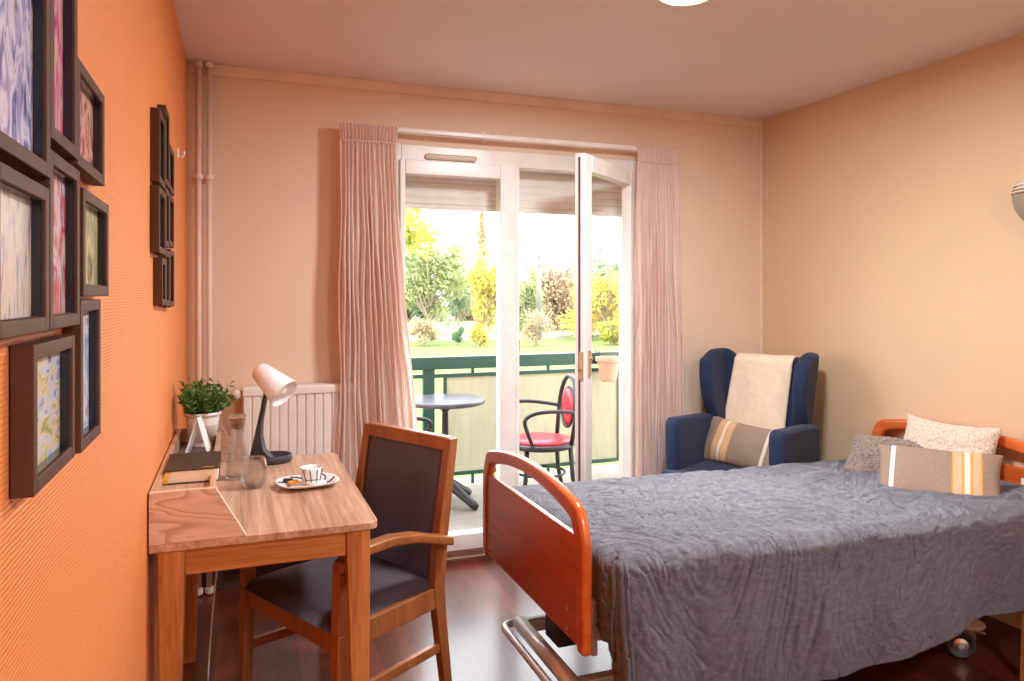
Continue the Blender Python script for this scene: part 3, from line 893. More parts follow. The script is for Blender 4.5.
bm = B(); P = [Vector((.0312 * math.cos(a), .0312 * math.sin(a), .016)) for a in [-2.3 + 1.5 * i / 12 for i in range(13)]]
tube(bm, P, .0012, 6); obj('painted_stroke', bm, 'black', cp, smooth=True)
bm = B(); tube(bm, [(.034, .0, .044), (.050, .004, .044), (.053, .005, .03), (.046, .004, .018), (.031, 0, .018)], .0035, 10); h = obj('handle', bm, 'potwhite', cp, smooth=True, sub=1); h.rotation_euler = (0, 0, 1.2)
for (dx, dy, rz, m, lab) in ((-.048, -.012, .5, 'orange_sachet', 'orange wrapped sugar piece on the saucer'), (-.062, .022, -.3, 'black', 'black wrapped chocolate on the saucer rim')):
    bm = B(); box(bm, (0, 0, .006), (.034, .016, .011)); o = obj('sugar_sachet', bm, m, bev=.003)
    o.location = (sx + dx, sy + dy, DZ + .0135); o.rotation_euler = (0, 0, rz); tag(o, lab, 'sweet')
# ------------------------------------------------------------------ desk chair  (local: +x forward, +y the side nearest the camera)
fdir = Vector((-.885, -.465, 0)).normalized()
dc = thing('desk_chair', 'wooden armchair with charcoal vinyl seat and back tucked at the desk', 'chair', (.345, 2.565, 0), math.atan2(fdir.y, fdir.x))
for s in (1, -1):
    bm = B(); taper(bm, (.215, s * .272, 0), (.017, .017), (.205, s * .270, .40), (.021, .019))
    taper(bm, (.205, s * .270, .40), (.021, .019), (.205, s * .272, .612), (.018, .017)); obj('front_leg', bm, 'chairwood', dc, bev=.003)
    bm = B()
    sec = []
    for x, z, h, w in ((-.265, 0, .016, .016), (-.225, .30, .021, .018), (-.215, .42, .024, .018), (-.235, .60, .022, .018), (-.285, .905, .018, .017)):
        y = s * (.232 - .004 * z)
        sec.append([(x - h, y - w, z), (x + h, y - w, z), (x + h, y + w, z), (x - h, y + w, z)])
    strip(bm, sec); obj('back_post', bm, 'chairwood', dc, bev=.003)
    bm = B(); strip(bm, [[(x, s * (y - .012), .34), (x, s * (y + .012), .34), (x, s * (y + .012), .41), (x, s * (y - .012), .41)] for x, y in ((-.205, .232), (.19, .268))]); obj('side_rail', bm, 'chairwood', dc, bev=.003)
    bm = B(); strip(bm, [[(x, s * (y - .010), .184), (x, s * (y + .010), .184), (x, s * (y + .010), .216), (x, s * (y - .010), .216)] for x, y in ((-.225, .232), (.20, .270))]); obj('side_stretcher', bm, 'chairwood', dc, bev=.003)
    bm = B(); sec = []
    for x, z in ((.226, .606), (.195, .620), (.12, .634), (.02, .634), (-.08, .618), (-.17, .588), (-.245, .566)):
        y = s * (.262 + .028 * (x + .245) / .47)
        sec.append([(x, y - .026, z - .014), (x, y + .026, z - .014), (x, y + .026, z + .016), (x, y - .026, z + .016)])
    strip(bm, sec); obj('armrest', bm, 'chairwood', dc, bev=.006)
bm = B(); box(bm, (.205, 0, .375), (.026, .50, .07)); obj('front_rail', bm, 'chairwood', dc, bev=.003)
bm = B(); box(bm, (-.215, 0, .375), (.026, .43, .06)); obj('rear_rail', bm, 'chairwood', dc, bev=.003)
bm = B()
def seatf(u, v):
    x = -.215 + .445 * u; y = (v - .5) * (.445 + .065 * u)
    e = max(0, 1 - abs(2 * u - 1) ** 6) ** .4 * max(0, 1 - abs(2 * v - 1) ** 6) ** .4
    return (x, y, .405 + .050 * e + .016 * math.sin(PI * u) * math.sin(PI * v))
grid(bm, 28, 28, seatf); 
bmesh.ops.solidify(bm, geom=bm.faces[:], thickness=.012)
obj('seat', bm, 'vinyl', dc, smooth=True)
bm = B(); sec = []
for y in (-.228, -.1, 0, .1, .228):
    x = -.283 ; sec.append([(x - .017, y, .862), (x + .021, y, .862), (x + .012, y, .908), (x - .021, y, .908)])
strip(bm, sec); obj('top_rail', bm, 'chairwood', dc, bev=.004)
bm = B()
def padf(u, v):
    y = (u - .5) * .428; z = .405 + .465 * v
    xb = -.222 - .058 * ((z - .42) / .48)
    e = max(0, 1 - abs(2 * u - 1) ** 8) ** .45 * max(0, 1 - abs(2 * v - 1) ** 8) ** .45
    return (xb + .028 * e - .004, y, z)
grid(bm, 24, 24, padf); bmesh.ops.solidify(bm, geom=bm.faces[:], thickness=.02)
obj('backrest', bm, 'vinyl', dc, smooth=True)

# ------------------------------------------------------------------ care bed
bed = thing('care_bed', 'medical care bed with cherry wood head and foot boards', 'bed', (2.0, 2.37, 0))
YN, YF = 1.915, 2.840
def board(bx0, z_bot, z_sh, z_pk, z_panel, ths, yn=YN, yf=YF):
    w = .048
    def out(d):
        P = [(yn + d, z_bot), (yn + d, z_sh - .17 - d)]
        n = 22
        ym = (yn + yf) / 2; hw = (yf - yn) / 2 - d
        for i in range(n + 1):
            t = -1 + 2 * i / n
            y = ym + hw * math.copysign(abs(math.sin(t * PI / 2)), t)
            k = abs(math.sin(t * PI / 2))
            z = (z_sh - d) + (z_pk - z_sh) * (1 - k ** 2.0) - .10 * max(0, (k - .86) / .14) ** 2.4
            P.append((y, z))
        P += [(yf - d, z_sh - .17 - d), (yf - d, z_bot)]
        return P
    O, I = out(0), out(w)
    I[0] = (yn + w, z_bot); I[-1] = (yf - w, z_bot)
    bm = B()
    A = [[bm.verts.new((x, p[0], p[1])) for p in L] for L in (O, I) for x in (bx0 - ths, bx0 + ths)]
    n = len(O)
    for i in range(n - 1):
        o0, o1, i0, i1 = A
        bm.faces.new((o0[i], o0[i + 1], i0[i + 1], i0[i])); bm.faces.new((o1[i], i1[i], i1[i + 1], o1[i + 1]))
        bm.faces.new((o0[i], o1[i], o1[i + 1], o0[i + 1])); bm.faces.new((i0[i], i0[i + 1], i1[i + 1], i1[i]))
    for i in (0, n - 1): bm.faces.new((A[0][i], A[1][i], A[3][i], A[2][i]))
    bm2 = B(); bx(bm2, bx0 - .010, bx0 + .010, yn + w - .006, yf - w + .006, z_bot + .012, z_panel)
    return bm, bm2
FX = .947
f1, f2 = board(FX, .362, .775, .835, .695, .017)
obj('footboard_rail', f1, 'cherry_rail', bed, bev=.013, seg=3, world=True)
pn = obj('footboard_panel', f2, 'cherry', bed, bev=.004, world=True)
for y, z in ((2.03, .46), (2.03, .40), (2.765, .46), (2.765, .40)):
    bm = B(); lathe(bm, [(.009, 0), (.009, .003), (.004, .004), (.004, .002), (.001, .002)], 14, (FX - .010, y, z), M4=Matrix.Rotation(-PI / 2, 4, 'Y'))
    obj('bolt', bm, 'chrome', pn, world=True)
h1, h2 = board(3.045, .40, .765, .818, .690, .017, 1.93, 2.905)
obj('headboard_rail', h1, 'cherry_rail', bed, bev=.013, seg=3, world=True)
hp = obj('headboard_panel', h2, 'cherry', bed, bev=.004, world=True)
bm = B(); bx(bm, 3.030, 3.036, 2.085, 2.125, .61, .65); obj('bed_switch', bm, 'potwhite', hp, bev=.003, world=True)
bm = B(); bx(bm, 1.04, 2.99, 1.945, 2.77, .42, .555); obj('mattress', bm, 'ivory', bed, bev=.04, seg=4, world=True)
bm = B()
bx(bm, 1.0, 3.02, 1.96, 2.0, .38, .46); bx(bm, 1.0, 3.02, 2.74, 2.78, .38, .46); bx(bm, 1.0, 1.04, 1.96, 2.78, .38, .46); bx(bm, 2.98, 3.02, 1.96, 2.78, .38, .46)
obj('bed_frame', bm, 'steel', bed, bev=.006, world=True)
bm = B(); bx(bm, .985, 1.005, 1.965, 2.05, .335, .50); obj('board_bracket', bm, 'steel', bed, bev=.004, world=True)
bm = B(); bx(bm, .985, 1.005, 2.70, 2.78, .40, .50); obj('board_bracket', bm, 'steel', bed, bev=.004, world=True)
zb = .165
def loop(x0, y0, y1, x1, r):
    P = [(x1, y0, zb)] + [(x0 + r - r * math.sin(t), y0 + r - r * math.cos(t), zb) for t in [i * PI / 12 for i in range(7)]]
    P += [(x0 + r - r * math.cos(t), y1 - r + r * math.sin(t), zb) for t in [i * PI / 12 for i in range(7)]] + [(x1, y1, zb)]
    return P
bm = B(); tube(bm, loop(.935, 2.085, 2.62, 1.55, .045), .014, 12); obj('bumper_tube', bm, 'steel', bed, smooth=True, world=True)
bm = B(); tube(bm, [(.995, 2.115, zb + .012), (.995, 2.59, zb + .012)], .027, 16); obj('cross_tube', bm, 'steel', bed, smooth=True, world=True)
bm = B(); bx(bm, 1.0, 2.75, 2.10, 2.14, .14, .19); bx(bm, 1.0, 2.75, 2.57, 2.61, .14, .19); obj('base_rails', bm, 'steel', bed, bev=.004, world=True)
bm = B(); bx(bm, 1.06, 1.16, 2.38, 2.50, .16, .25); bx(bm, 1.14, 1.55, 2.41, 2.47, .17, .22); obj('lift_motor', bm, 'rubber', bed, bev=.008, world=True)
for y in (2.15, 2.54):
    bm = B(); strip(bm, [[(1.15, y - .012, .18), (1.20, y - .012, .18), (1.20, y + .012, .18), (1.15, y + .012, .18)], [(1.75, y - .012, .40), (1.80, y - .012, .40), (1.80, y + .012, .40), (1.75, y + .012, .40)]])
    obj('lift_arm', bm, 'steel', bed, bev=.003, world=True)
def caster(x, y):
    bm = B(); 
    lathe(bm, [(.002, .165), (.024, .165), (.027, .160), (.027, .138), (.052, .128), (.056, .118), (.045, .110), (.002, .108)], 28, (x, y, 0))
    c = obj('caster', bm, 'ivory', bed, smooth=False, bev=.003, world=True)
    bm = B()
    for s in (-1, 1):
        lathe(bm, [(.014, s * .009), (.040, s * .009), (.050, s * .013), (.050, s * .022), (.042, s * .026), (.040, s * .020), (.014, s * .020)], 30, (x - .050, y, .052), False, False, M4=Matrix.Rotation(-.72, 4, 'Z') @ Matrix.Rotation(PI / 2, 4, 'X'))
    obj('wheel', bm, 'rubber', c, world=True, smooth=True)
    bm = B(); lathe(bm, [(.001, -.0245), (.012, -.0245), (.026, -.020), (.026, .020), (.012, .0245), (.001, .0245)], 30, (x - .050, y, .052), M4=Matrix.Rotation(-.72, 4, 'Z') @ Matrix.Rotation(PI / 2, 4, 'X')); obj('hub', bm, 'chrome', c, world=True)
    bm = B(); bx(bm, x - .035, x + .03, y - .008, y + .008, .05, .112); tube(bm, [(x + .02, y, .09), (x + .06, y, .075), (x + .075, y - .004, .07)], .008); obj('brake_lever', bm, 'chrome', c, bev=.002, world=True)
    bm = B(); bx(bm, x - .17, x + .015, y - .022, y + .022, .132, .158); obj('caster_arm', bm, 'steel', c, bev=.004, world=True)
caster(2.685, 2.085)
caster(2.685, 2.625)

def lerp_tab(tab, z):
    for (a, b), (c, d) in zip(tab, tab[1:]):
        if z <= c: return b + (d - b) * (z - a) / (c - a)
    return tab[-1][1]

# coverlet (drapes over foot, far side and near side)
def smooth01(t): t = max(0, min(1, t)); return t * t * (3 - 2 * t)
cl = B()
ZT = .652
xs0, xs1 = 1.035, 3.018
yN, yF = 1.895, 2.835
HEM = [(-.4, .36), (0, .37), (.27, .40), (.60, .450), (.88, .440), (1.12, .420), (1.33, .370), (1.58, .375), (1.75, .385), (2.3, .39)]
def cov(s, t):
    # arc-length coordinates: p along x starting outside the foot end, q across
    p = -.27 + s * (xs1 - xs0 + .27)
    hem = lerp_tab(HEM, max(-.3, min(2.2, p))) + .008 * noise.noise((p * 5, 0, 1))
    q = -hem + t * (hem + (yF - yN) + .33)
    wid = yF - yN
    r = .045
    dx = max(0, -p); dy = max(0, -q, q - wid)
    x = xs0 + max(0, p); y = yN + max(0, min(wid, q))
    d = math.hypot(dx, dy) if (dx > 0 and dy > 0) else max(dx, dy)
    # corner: rotate around the vertical edge so the cloth hangs down in a fold
    ox = oy = 0
    if d > 0:
        nx, ny = (-dx / d, (-1 if q < 0 else 1) * dy / d) if d > 0 else (0, 0)
        a = min(d / r, PI / 2)
        ho = r * math.sin(a); dz = r * (1 - math.cos(a)) + max(0, d - r * PI / 2)
        flare = .045 * smooth01((d - .05) / .35) * (1 - .9 * smooth01((p - 1.1) / .5)) if q < 0 else 0
        fold = .010 * math.sin(p * 21 + 2 * noise.noise((p * 2, d * 2, 0))) * smooth01((d - .08) / .25) if dy > dx else .006 * math.sin(q * 60)
        if dx > 0 and dy <= dx: flare, fold = -.012, .004 * math.sin(q * 70)
        if dx > 0 and dy > 0:
            fold += .010 * math.sin(math.atan2(dy, dx) * 14)
            k = .55; nxk = nx * k
            ox, oy = nxk * (ho + 0.012 * smooth01(d / .2)), ny * (ho + flare + fold)
            dz = min(dz, .36 if q < 0 else .26)
        else:
            ox, oy = nx * (ho + flare + fold), ny * (ho + flare + fold)
        z = ZT - dz
    else: z = ZT
    sag = -.014 * max(0, x - 1.0) - .040 * max(0, min(1, (y - yN) / (yF - yN)))
    wr = .006 * noise.noise((x * 7, y * 9, 0)) + .004 * noise.noise((x * 22, y * 26, 4))
    # pressed crinkles of the cloth: sharp little ridges running in patches of different direction
    ca = 2.6 * noise.noise((p * 2.1, q * 2.1, 9.0)); cc, sn = math.cos(ca), math.sin(ca)
    pu, pv = p * cc + q * sn, -p * sn + q * cc
    h = 1 - 2 * abs(noise.noise((pu * 11, pv * 34, 2.0))) + .5 * (1 - 2 * abs(noise.noise((pu * 30, pv * 60, 5.0))))
    cr = .0062 * (h - .9)
    if d > .05:
        wrn = wr * .8 - cr
        return (x + ox + (-cr if dx > dy else 0), y + oy + (wrn if (dy >= dx and q < 0) else 0), max(.20, z + sag))
    return (x + ox, y + oy, z + sag + cr + wr + .010 * math.sin(PI * min(1, max(0, q / wid))))
grid(cl, 430, 330, cov, uv=lambda s, t: (s * 2.3, t * 1.65))
cv = obj('coverlet', cl, 'quilt', None, smooth=True, solid=.006, off=1)
tag(cv, 'grey crinkled quilted coverlet spread over the care bed', 'bedspread')

# cushions
def pillow_mesh(w, h, t, n=30, p=2.6, jit=0, seed=0, sag=0):
    bm = B()
    vs = {}
    for side in (1, -1):
        for i in range(n + 1):
            for j in range(n + 1):
                u, v = -1 + 2 * i / n, -1 + 2 * j / n
                edge = i in (0, n) or j in (0, n)
                if edge and side == -1: vs[(side, i, j)] = vs[(1, i, j)]; continue
                e = (1 - abs(u) ** p) ** .55 * (1 - abs(v) ** p) ** .55
                pin = 1 - .05 * (abs(u) ** 2) * (1 - abs(v) ** 4) * 0
                x = u * w / 2 * (1 - .09 * (1 - v * v) * abs(u) ** 3) 
                y = v * h / 2 * (1 - .15 * (1 - u * u) ** 1 * abs(v) ** 3)
                z = side * t / 2 * e
                q = noise.noise((x * 9 + seed, y * 9, side)) * .10 * t * e
                if jit: q += random.uniform(-1, 1) * jit * (.3 + .7 * e) * 1
                if jit: x += random.uniform(-1, 1) * jit * .7; y += random.uniform(-1, 1) * jit * .7
                vs[(side, i, j)] = bm.verts.new((x, y, z + side * q - sag * (u * u)))
    for side in (1, -1):
        for i in range(n):
            for j in range(n):
                try: bm.faces.new([vs[(side, a, b)] for a, b in ((i, j), (i + 1, j), (i + 1, j + 1), (i, j + 1))])
                except ValueError: pass
    return bm
def cushion(label, w, h, t, mat, loc, xdir, up, jit=0, seed=0, n=30, piping=None, group=None):
    """xdir: width direction, up: height direction"""
    X = Vector(xdir).normalized(); U = Vector(up); U = (U - X * U.dot(X)).normalized(); Z = X.cross(U)
    bm = pillow_mesh(w, h, t, n=n, jit=jit, seed=seed)
    o = obj('cushion', bm, mat, smooth=True, sub=1)
    rot = Matrix((X, U, Z)).transposed()
    o.rotation_euler = rot.to_euler(); o.location = loc
    tag(o, label, 'cushion', group)
    return o
cushion('brown linen lumbar cushion with orange and white stripes at front of the bed head', .47, .32, .14, 'stripe', (2.66, 2.205, .655), (.62, -.785, 0), (.55, .43, .62), seed=2, group='cushions')
cushion('grey plush cushion lying left of the striped cushion on the bed', .40, .36, .15, 'fluffgrey', (2.775, 2.545, .630), (.45, -.89, -.0), (.75, .35, .55), jit=.006, seed=5, n=44, group='cushions')
cushion('cream fluffy cushion leaning on the headboard behind the striped cushion', .44, .32, .13, 'fluffwhite', (2.935, 2.395, .700), (.10, -.99, 0), (.35, .0, .93), jit=.006, seed=9, n=44, group='cushions')

# ------------------------------------------------------------------ wing armchair  (local +x forward, +y towards the photo's right)
af = Vector((-.88, -.47, 0)).normalized()
ac = thing('wing_armchair', 'navy blue wing armchair in the corner behind the bed', 'armchair', (2.552, 3.296, 0), math.atan2(af.y, af.x))
WL = [(.30, .02), (.55, .03), (.70, .075), (.80, .15), (.92, .185), (1.02, .185), (1.09, .17)]
HW = [(.30, .235), (.62, .24), (.80, .25), (1.0, .265), (1.09, .268)]
BXx = [(.30, -.235), (.62, -.285), (1.09, -.345)]
def wingf(s, t):
    u = (s - .5) * 2
    a = abs(u)
    topz = 1.030 + .062 * smooth01((a - .40) / .30) - .05 * smooth01((a - .84) / .16)
    z = .30 + (topz - .30) * t
    hw, wl, xb = lerp_tab(HW, z), lerp_tab(WL, z), lerp_tab(BXx, z)
    back_len = .62; sg = 1 if u > 0 else -1
    if a < .62:
        k = a / .62
        y = sg * (hw - .05) * k; x = xb + .008 * k * k
    else:
        k = (a - .62) / .38
        th = min(1, k / .35) * PI / 2
        x = xb + .008 + .05 * (1 - math.cos(th)) + max(0, k - .35) / .65 * wl
        y = sg * ((hw - .05) + .05 * math.sin(th) + .016 * max(0, k - .35))
    return (x, y, z)
bm = B(); grid(bm, 44, 22, wingf)
obj('wing_back', bm, 'navy', ac, solid=.075, off=0, sub=2)
for s in (1, -1):
    bm = B()
    pr = round_poly([(-.26, .16), (.24, .16), (.265, .60), (.262, .745), (-.24, .715)], .05, 4)
    prism(bm, pr, s * .245, s * .328, 'Y')
    obj('arm', bm, 'navy', ac, bev=.022, seg=3)
bm = B(); box(bm, (.0, 0, .27), (.54, .53, .2)); obj('seat_base', bm, 'navy', ac, bev=.03, seg=3)
bm = B()
pr = round_poly([(-.26, -.258), (.285, -.258), (.31, -.34), (.345, -.34), (.345, .34), (.31, .34), (.285, .258), (-.26, .258)], .03, 3)
pr = round_poly([(-.26, -.258), (.272, -.240), (.285, -.31), (.36, -.305), (.36, .305), (.285, .31), (.272, .240), (-.26, .240)], .03, 3)
prism(bm, pr, .372, .475, 'Z'); obj('seat_cushion', bm, 'navy', ac, bev=.032, seg=4)
for x, y in ((.22, .27), (.22, -.27), (-.24, .23), (-.24, -.23)):
    bm = B(); taper(bm, (x * 1.08, y * 1.05, 0), (.013, .013), (x, y, .175), (.024, .024)); obj('leg', bm, 'chairwood', ac, bev=.003)

def wing_pt(y, z):  # front surface of the back at lateral y
    xb = lerp_tab(BXx, z); return xb + .0425
def throwf(s, t):
    # t: 0 behind, 1 front bottom
    front_len, over, back_len = .40, .115, .20
    d = t * (front_len + over + back_len)
    lat = -.170 + .335 * s
    topz = 1.030 + .012
    if d < back_len: z = topz - (back_len - d); x = -.345 - .055; y = lat
    elif d < back_len + over:
        a = (d - back_len) / over * PI
        x = -.345 - .052 * math.cos(a); z = topz - .004 + .016 * math.sin(a); y = lat
    else:
        k = d - back_len - over; z = topz - k
        x = lerp_tab(BXx, min(z, 1.09)) + .052; y = lat - .10 * k * (1.35 - s * .55)
    x += .004 * noise.noise((s * 6, t * 5, 2)) + .003 * math.sin(s * 14 + t * 3)
    z += -.012 * s * smooth01((t - .6) / .4) + .004 * noise.noise((s * 4, 1, t * 3))
    return (x, y, z)
bm = B(); grid(bm, 30, 60, throwf)
tmat = chain(ac); bm.transform(tmat)
o = obj('throw_blanket', bm, 'cream', None, smooth=True, solid=.009, off=1); tag(o, 'cream throw blanket hanging over the navy armchair back', 'blanket')
mw = chain(ac)
loc = mw @ Vector((-.075, -.03, .572))
xd = (mw.to_3x3() @ Vector((.20, 1, -.06))); up = mw.to_3x3() @ Vector((-.42, .06, .9))
cushion('brown linen cushion with orange stripes sitting in the navy armchair', .55, .29, .13, 'stripe', loc, -xd, up, seed=3, group='cushions')

# ------------------------------------------------------------------ ceiling light, sconce, bedside table
clt = thing('ceiling_light', 'round glowing ceiling light at the top of the picture', 'lamp', (1.568, 2.27, H))
LX, LY = 1.50, 2.245
bm = B(); lathe(bm, [(.001, 0), (.145, 0), (.145, -.014), (.135, -.020), (.001, -.020)], 48, (LX, LY, H)); obj('lamp_base', bm, 'ivory', clt, world=True, bev=.003)
bm = B(); lathe(bm, [(.105, -.020), (.103, -.025), (.09, -.034), (.05, -.040), (.001, -.042)], 48, (LX, LY, H), False); obj('diffuser', bm, emit_mat('lamp_diffuser', (255, 240, 214), 2.2), clt, smooth=True, world=True)

fill_fixture = thing('ceiling_light', 'added round fill light on the ceiling behind the viewer', 'lamp', (1.45, -.35, H))  # unseen fixture, added to carry the fill light behind the camera
bm = B(); lathe(bm, [(.001, 0), (.145, 0), (.145, -.014), (.135, -.020), (.001, -.020)], 48, (1.45, -.35, H)); obj('lamp_base', bm, 'ivory', fill_fixture, world=True, bev=.003)
bm = B(); lathe(bm, [(.105, -.020), (.103, -.025), (.09, -.034), (.05, -.040), (.001, -.042)], 48, (1.45, -.35, H), False); obj('diffuser', bm, bpy.data.materials['lamp_diffuser'], fill_fixture, smooth=True, world=True)

sc_ = thing('wall_sconce', 'grey ridged half bowl wall light at the right edge', 'lamp', (XR, 2.04, 1.75))
bm = B()
def scf(u, v):
    a = -PI / 2 + PI * u; r = .135 * math.sin(.25 + (PI / 2 - .25) * (1 - v) ** .7)
    return (XR - .002 - r * .95 * math.cos(a), 2.035 + r * math.sin(a), 1.812 - .14 * v)
grid(bm, 28, 10, scf); obj('bowl', bm, 'lampgrey', sc_, smooth=True, world=True, solid=.004)
for k in range(4):
    bm = B(); z = 1.822 + k * .014; r = .138 - .004 * k
    tube(bm, [(XR - .003 - r * .95 * math.cos(a), 2.035 + r * math.sin(a), z) for a in [-PI / 2 + PI * i / 20 for i in range(21)]], .0042, 8)
    obj('ridge', bm, 'ivory', sc_, smooth=True, world=True)
bm = B(); prism(bm, [(XR - .004 - .12 * math.cos(a), 2.035 + .125 * math.sin(a)) for a in [-PI / 2 + PI * i / 20 for i in range(21)]], 1.805, 1.865, 'Z')
obj('inner_bowl', bm, 'ivory', sc_, world=True)

bt = thing('bedside_table', 'wooden bedside table cut off at the right edge', 'table', (2.90, 1.68, 0))
bm = B(); bx(bm, 2.672, 3.075, 1.47, 1.868, .52, .545); obj('tabletop', bm, 'desk_front', bt, bev=.004, world=True)
for xt, yt, xb, yb in ((2.695, 1.846, 2.690, 1.868), (2.70, 1.50, 2.69, 1.48), (3.04, 1.852, 3.05, 1.868), (3.04, 1.50, 3.05, 1.48)):
    bm = B(); taper(bm, (xb, yb, 0), (.014, .014), (xt, yt, .52), (.019, .019)); obj('leg', bm, 'leg', bt, bev=.003, world=True)
bm = B(); bx(bm, 2.74, 3.03, 1.50, 1.83, .44, .52); obj('drawer', bm, 'desk_front', bt, bev=.003, world=True)

# ------------------------------------------------------------------ balcony
BZ = .03
bm = B(); bx(bm, -1.0, 4.2, YB + .21, 5.34, -.15, BZ)
struct('balcony_floor', bm, 'concrete', 'pale concrete balcony floor', 'balcony')
bm = B(); bx(bm, DX0, DX1, YB + .07, YB + .21, -.02, BZ + .008)
struct('window_sill', bm, 'concrete', 'pale sill outside the balcony window', 'sill')
ry = 5.17
rg = thing('balcony_railing', 'dark green balcony railing with frosted panels', 'railing', (1.8, ry, BZ))
bm = B(); bx(bm, -.8, 4.0, ry - .03, ry + .03, .868, .958); obj('top_rail', bm, 'green', rg, bev=.005, world=True)
bm = B(); bx(bm, -.8, 4.0, ry - .012, ry + .012, .808, .835); obj('upper_bar', bm, 'green', rg, world=True)
bm = B(); bx(bm, -.8, 4.0, ry - .012, ry + .012, .095, .122); obj('lower_bar', bm, 'green', rg, world=True)
for x in (-.15, 1.29, 3.45):
    bm = B(); bx(bm, x - .042, x + .042, ry - .02, ry + .02, BZ, .868); obj('post', bm, 'green', rg, bev=.003, world=True)
for x in (-.10, .5, 1.62, 2.22, 2.9):
    bm = B(); bx(bm, x - .01, x + .01, ry - .01, ry + .01, .835, .868); obj('strut', bm, 'green', rg, world=True)
    bm = B(); bx(bm, x - .01, x + .01, ry - .01, ry + .01, BZ, .095); obj('strut', bm, 'green', rg, world=True)
for x0, x1 in ((-.07, 1.14), (1.40, 2.83), (2.95, 3.38)):
    bm = B(); bx(bm, x0, x0 + .022, ry - .012, ry + .012, .122, .808); bx(bm, x1 - .022, x1, ry - .012, ry + .012, .122, .808)
    pf = obj('panel_frame', bm, 'green', rg, world=True)
    bm = B(); bx(bm, x0 + .02, x1 - .02, ry - .004, ry + .004, .12, .81); obj('panel', bm, 'frosted', pf, world=True)

# flower pot hooked on the railing
fp = thing('flower_pot', 'terracotta flower pot hooked on the green railing', 'pot', (2.72, ry - .12, .80))
bm = B(); c = (2.665, ry - .13, .745)
lathe(bm, [(.001, 0), (.055, 0), (.062, .01), (.085, .15), (.098, .152), (.10, .185), (.09, .186), (.08, .15), (.001, .14)], 28, c); obj('pot', bm, 'terracotta', fp, smooth=False, world=True, bev=.003)
bm = B(); tube(bm, [(c[0] - .03, ry + .035, .965 - .03), (c[0] - .03, ry + .03, .967), (c[0] - .03, ry - .04, .967), (c[0] - .03, ry - .045, .86), (c[0] - .03, ry - .12, .80)], .004); obj('hook', bm, 'blackiron', fp, world=True)

# bistro table
tx, ty = 1.285, 4.70
bt2 = thing('bistro_table', 'round grey bistro table with iron pedestal on the balcony', 'table', (tx, ty, BZ))
bm = B(); lathe(bm, [(.001, .690), (.245, .690), (.262, .698), (.264, .712), (.258, .722), (.001, .724)], 56, (tx, ty, 0)); obj('table_top', bm, 'tabletop', bt2, smooth=False, bev=.003, world=True)
bm = B(); lathe(bm, [(.001, .12), (.045, .12), (.042, .15), (.028, .18), (.022, .22), (.022, .38), (.034, .40), (.034, .42), (.022, .44), (.020, .64), (.05, .67), (.09, .69), (.001, .69)], 24, (tx, ty, 0)); obj('pedestal', bm, 'blackiron', bt2, smooth=True, world=True)
for k in range(4):
    a = -.95 + k * PI / 2; c_, s_ = math.cos(a), math.sin(a)
    P = [(tx + c_ * r, ty + s_ * r, z) for r, z in ((.01, .17), (.06, .155), (.12, .125), (.18, .09), (.235, .062), (.26, .050))]
    bm = B(); tube(bm, P, [.034, .034, .030, .027, .028, .022], 10); obj('foot', bm, 'blackiron', bt2, smooth=True, world=True)

# bistro chairs (local +x forward)
def bistro():
    t = thing('bistro_chair', 'black bentwood style balcony chair with red seat right of the bistro table', 'chair', (0, 0, BZ), 0, 'bistro chairs on the balcony')
    bm = B(); lathe(bm, [(.001, .438), (.19, .438), (.205, .452), (.200, .466), (.15, .476), (.001, .480)], 36); obj('seat_pad', bm, 'red', t, smooth=True)
    bm = B(); P = [(.212 * math.cos(a), .212 * math.sin(a), .430) for a in [2 * PI * i / 36 for i in range(36)]]; tube(bm, P, .020, 10, closed=True); obj('seat_ring', bm, 'blackiron', t, smooth=True)
    bm = B(); P = [(.165 * math.cos(a), .165 * math.sin(a), .235) for a in [2 * PI * i / 32 for i in range(32)]]; tube(bm, P, .009, 8, closed=True); obj('stretcher_ring', bm, 'blackiron', t, smooth=True)
    for s in (1, -1):
        bm = B(); tube(bm, [(.135, s * .135, .43), (.150, s * .15, .22), (.185, s * .185, 0)], [.016, .015, .012], 10); obj('leg', bm, 'blackiron', t, smooth=True)
        bm = B(); tube(bm, [(-.16, s * .15, .44), (-.175, s * .155, .22), (-.225, s * .17, 0)], [.017, .016, .013], 10); obj('leg', bm, 'blackiron', t, smooth=True)
        P = bez((-.205, s * .175, .655), (.02, s * .27, .70), (.22, s * .31, .70), (.175, s * .225, .60), 12) + bez((.168, s * .215, .58), (.14, s * .19, .52), (.12, s * .18, .47), (.10, s * .185, .43), 6)[1:]
        bm = B(); tube(bm, P, .013, 10); obj('armrest', bm, 'blackiron', t, smooth=True)
    arch = [(-.165, .155, .44)] + [(-.19 - .02 * math.sin(a), .18 * math.cos(a) , .64 + .245 * math.sin(a)) for a in [PI * i / 20 for i in range(21)]] + [(-.165, -.155, .44)]
    bm = B(); tube(bm, arch, .015, 10); obj('back_arch', bm, 'blackiron', t, smooth=True)
    el = [(-.198 - .015 * math.sin(a), .118 * math.cos(a), .672 + .135 * math.sin(a)) for a in [2 * PI * i / 32 for i in range(32)]]
    bm = B(); tube(bm, el, .012, 8, closed=True); ov = obj('back_oval', bm, 'blackiron', t, smooth=True)
    bm = B(); tb = Matrix.Translation((-.198, 0, .672)) @ Matrix.Rotation(PI / 2, 4, 'Y') @ Matrix.Diagonal((.135, .118, 1, 1))
    lathe(bm, [(.001, -.020), (.6, -.018), (.93, -.008), (.95, 0), (.93, .008), (.6, .018), (.001, .020)], 32, M4=tb); obj('back_pad', bm, 'red', ov, smooth=True)
    return t
bc = bistro()
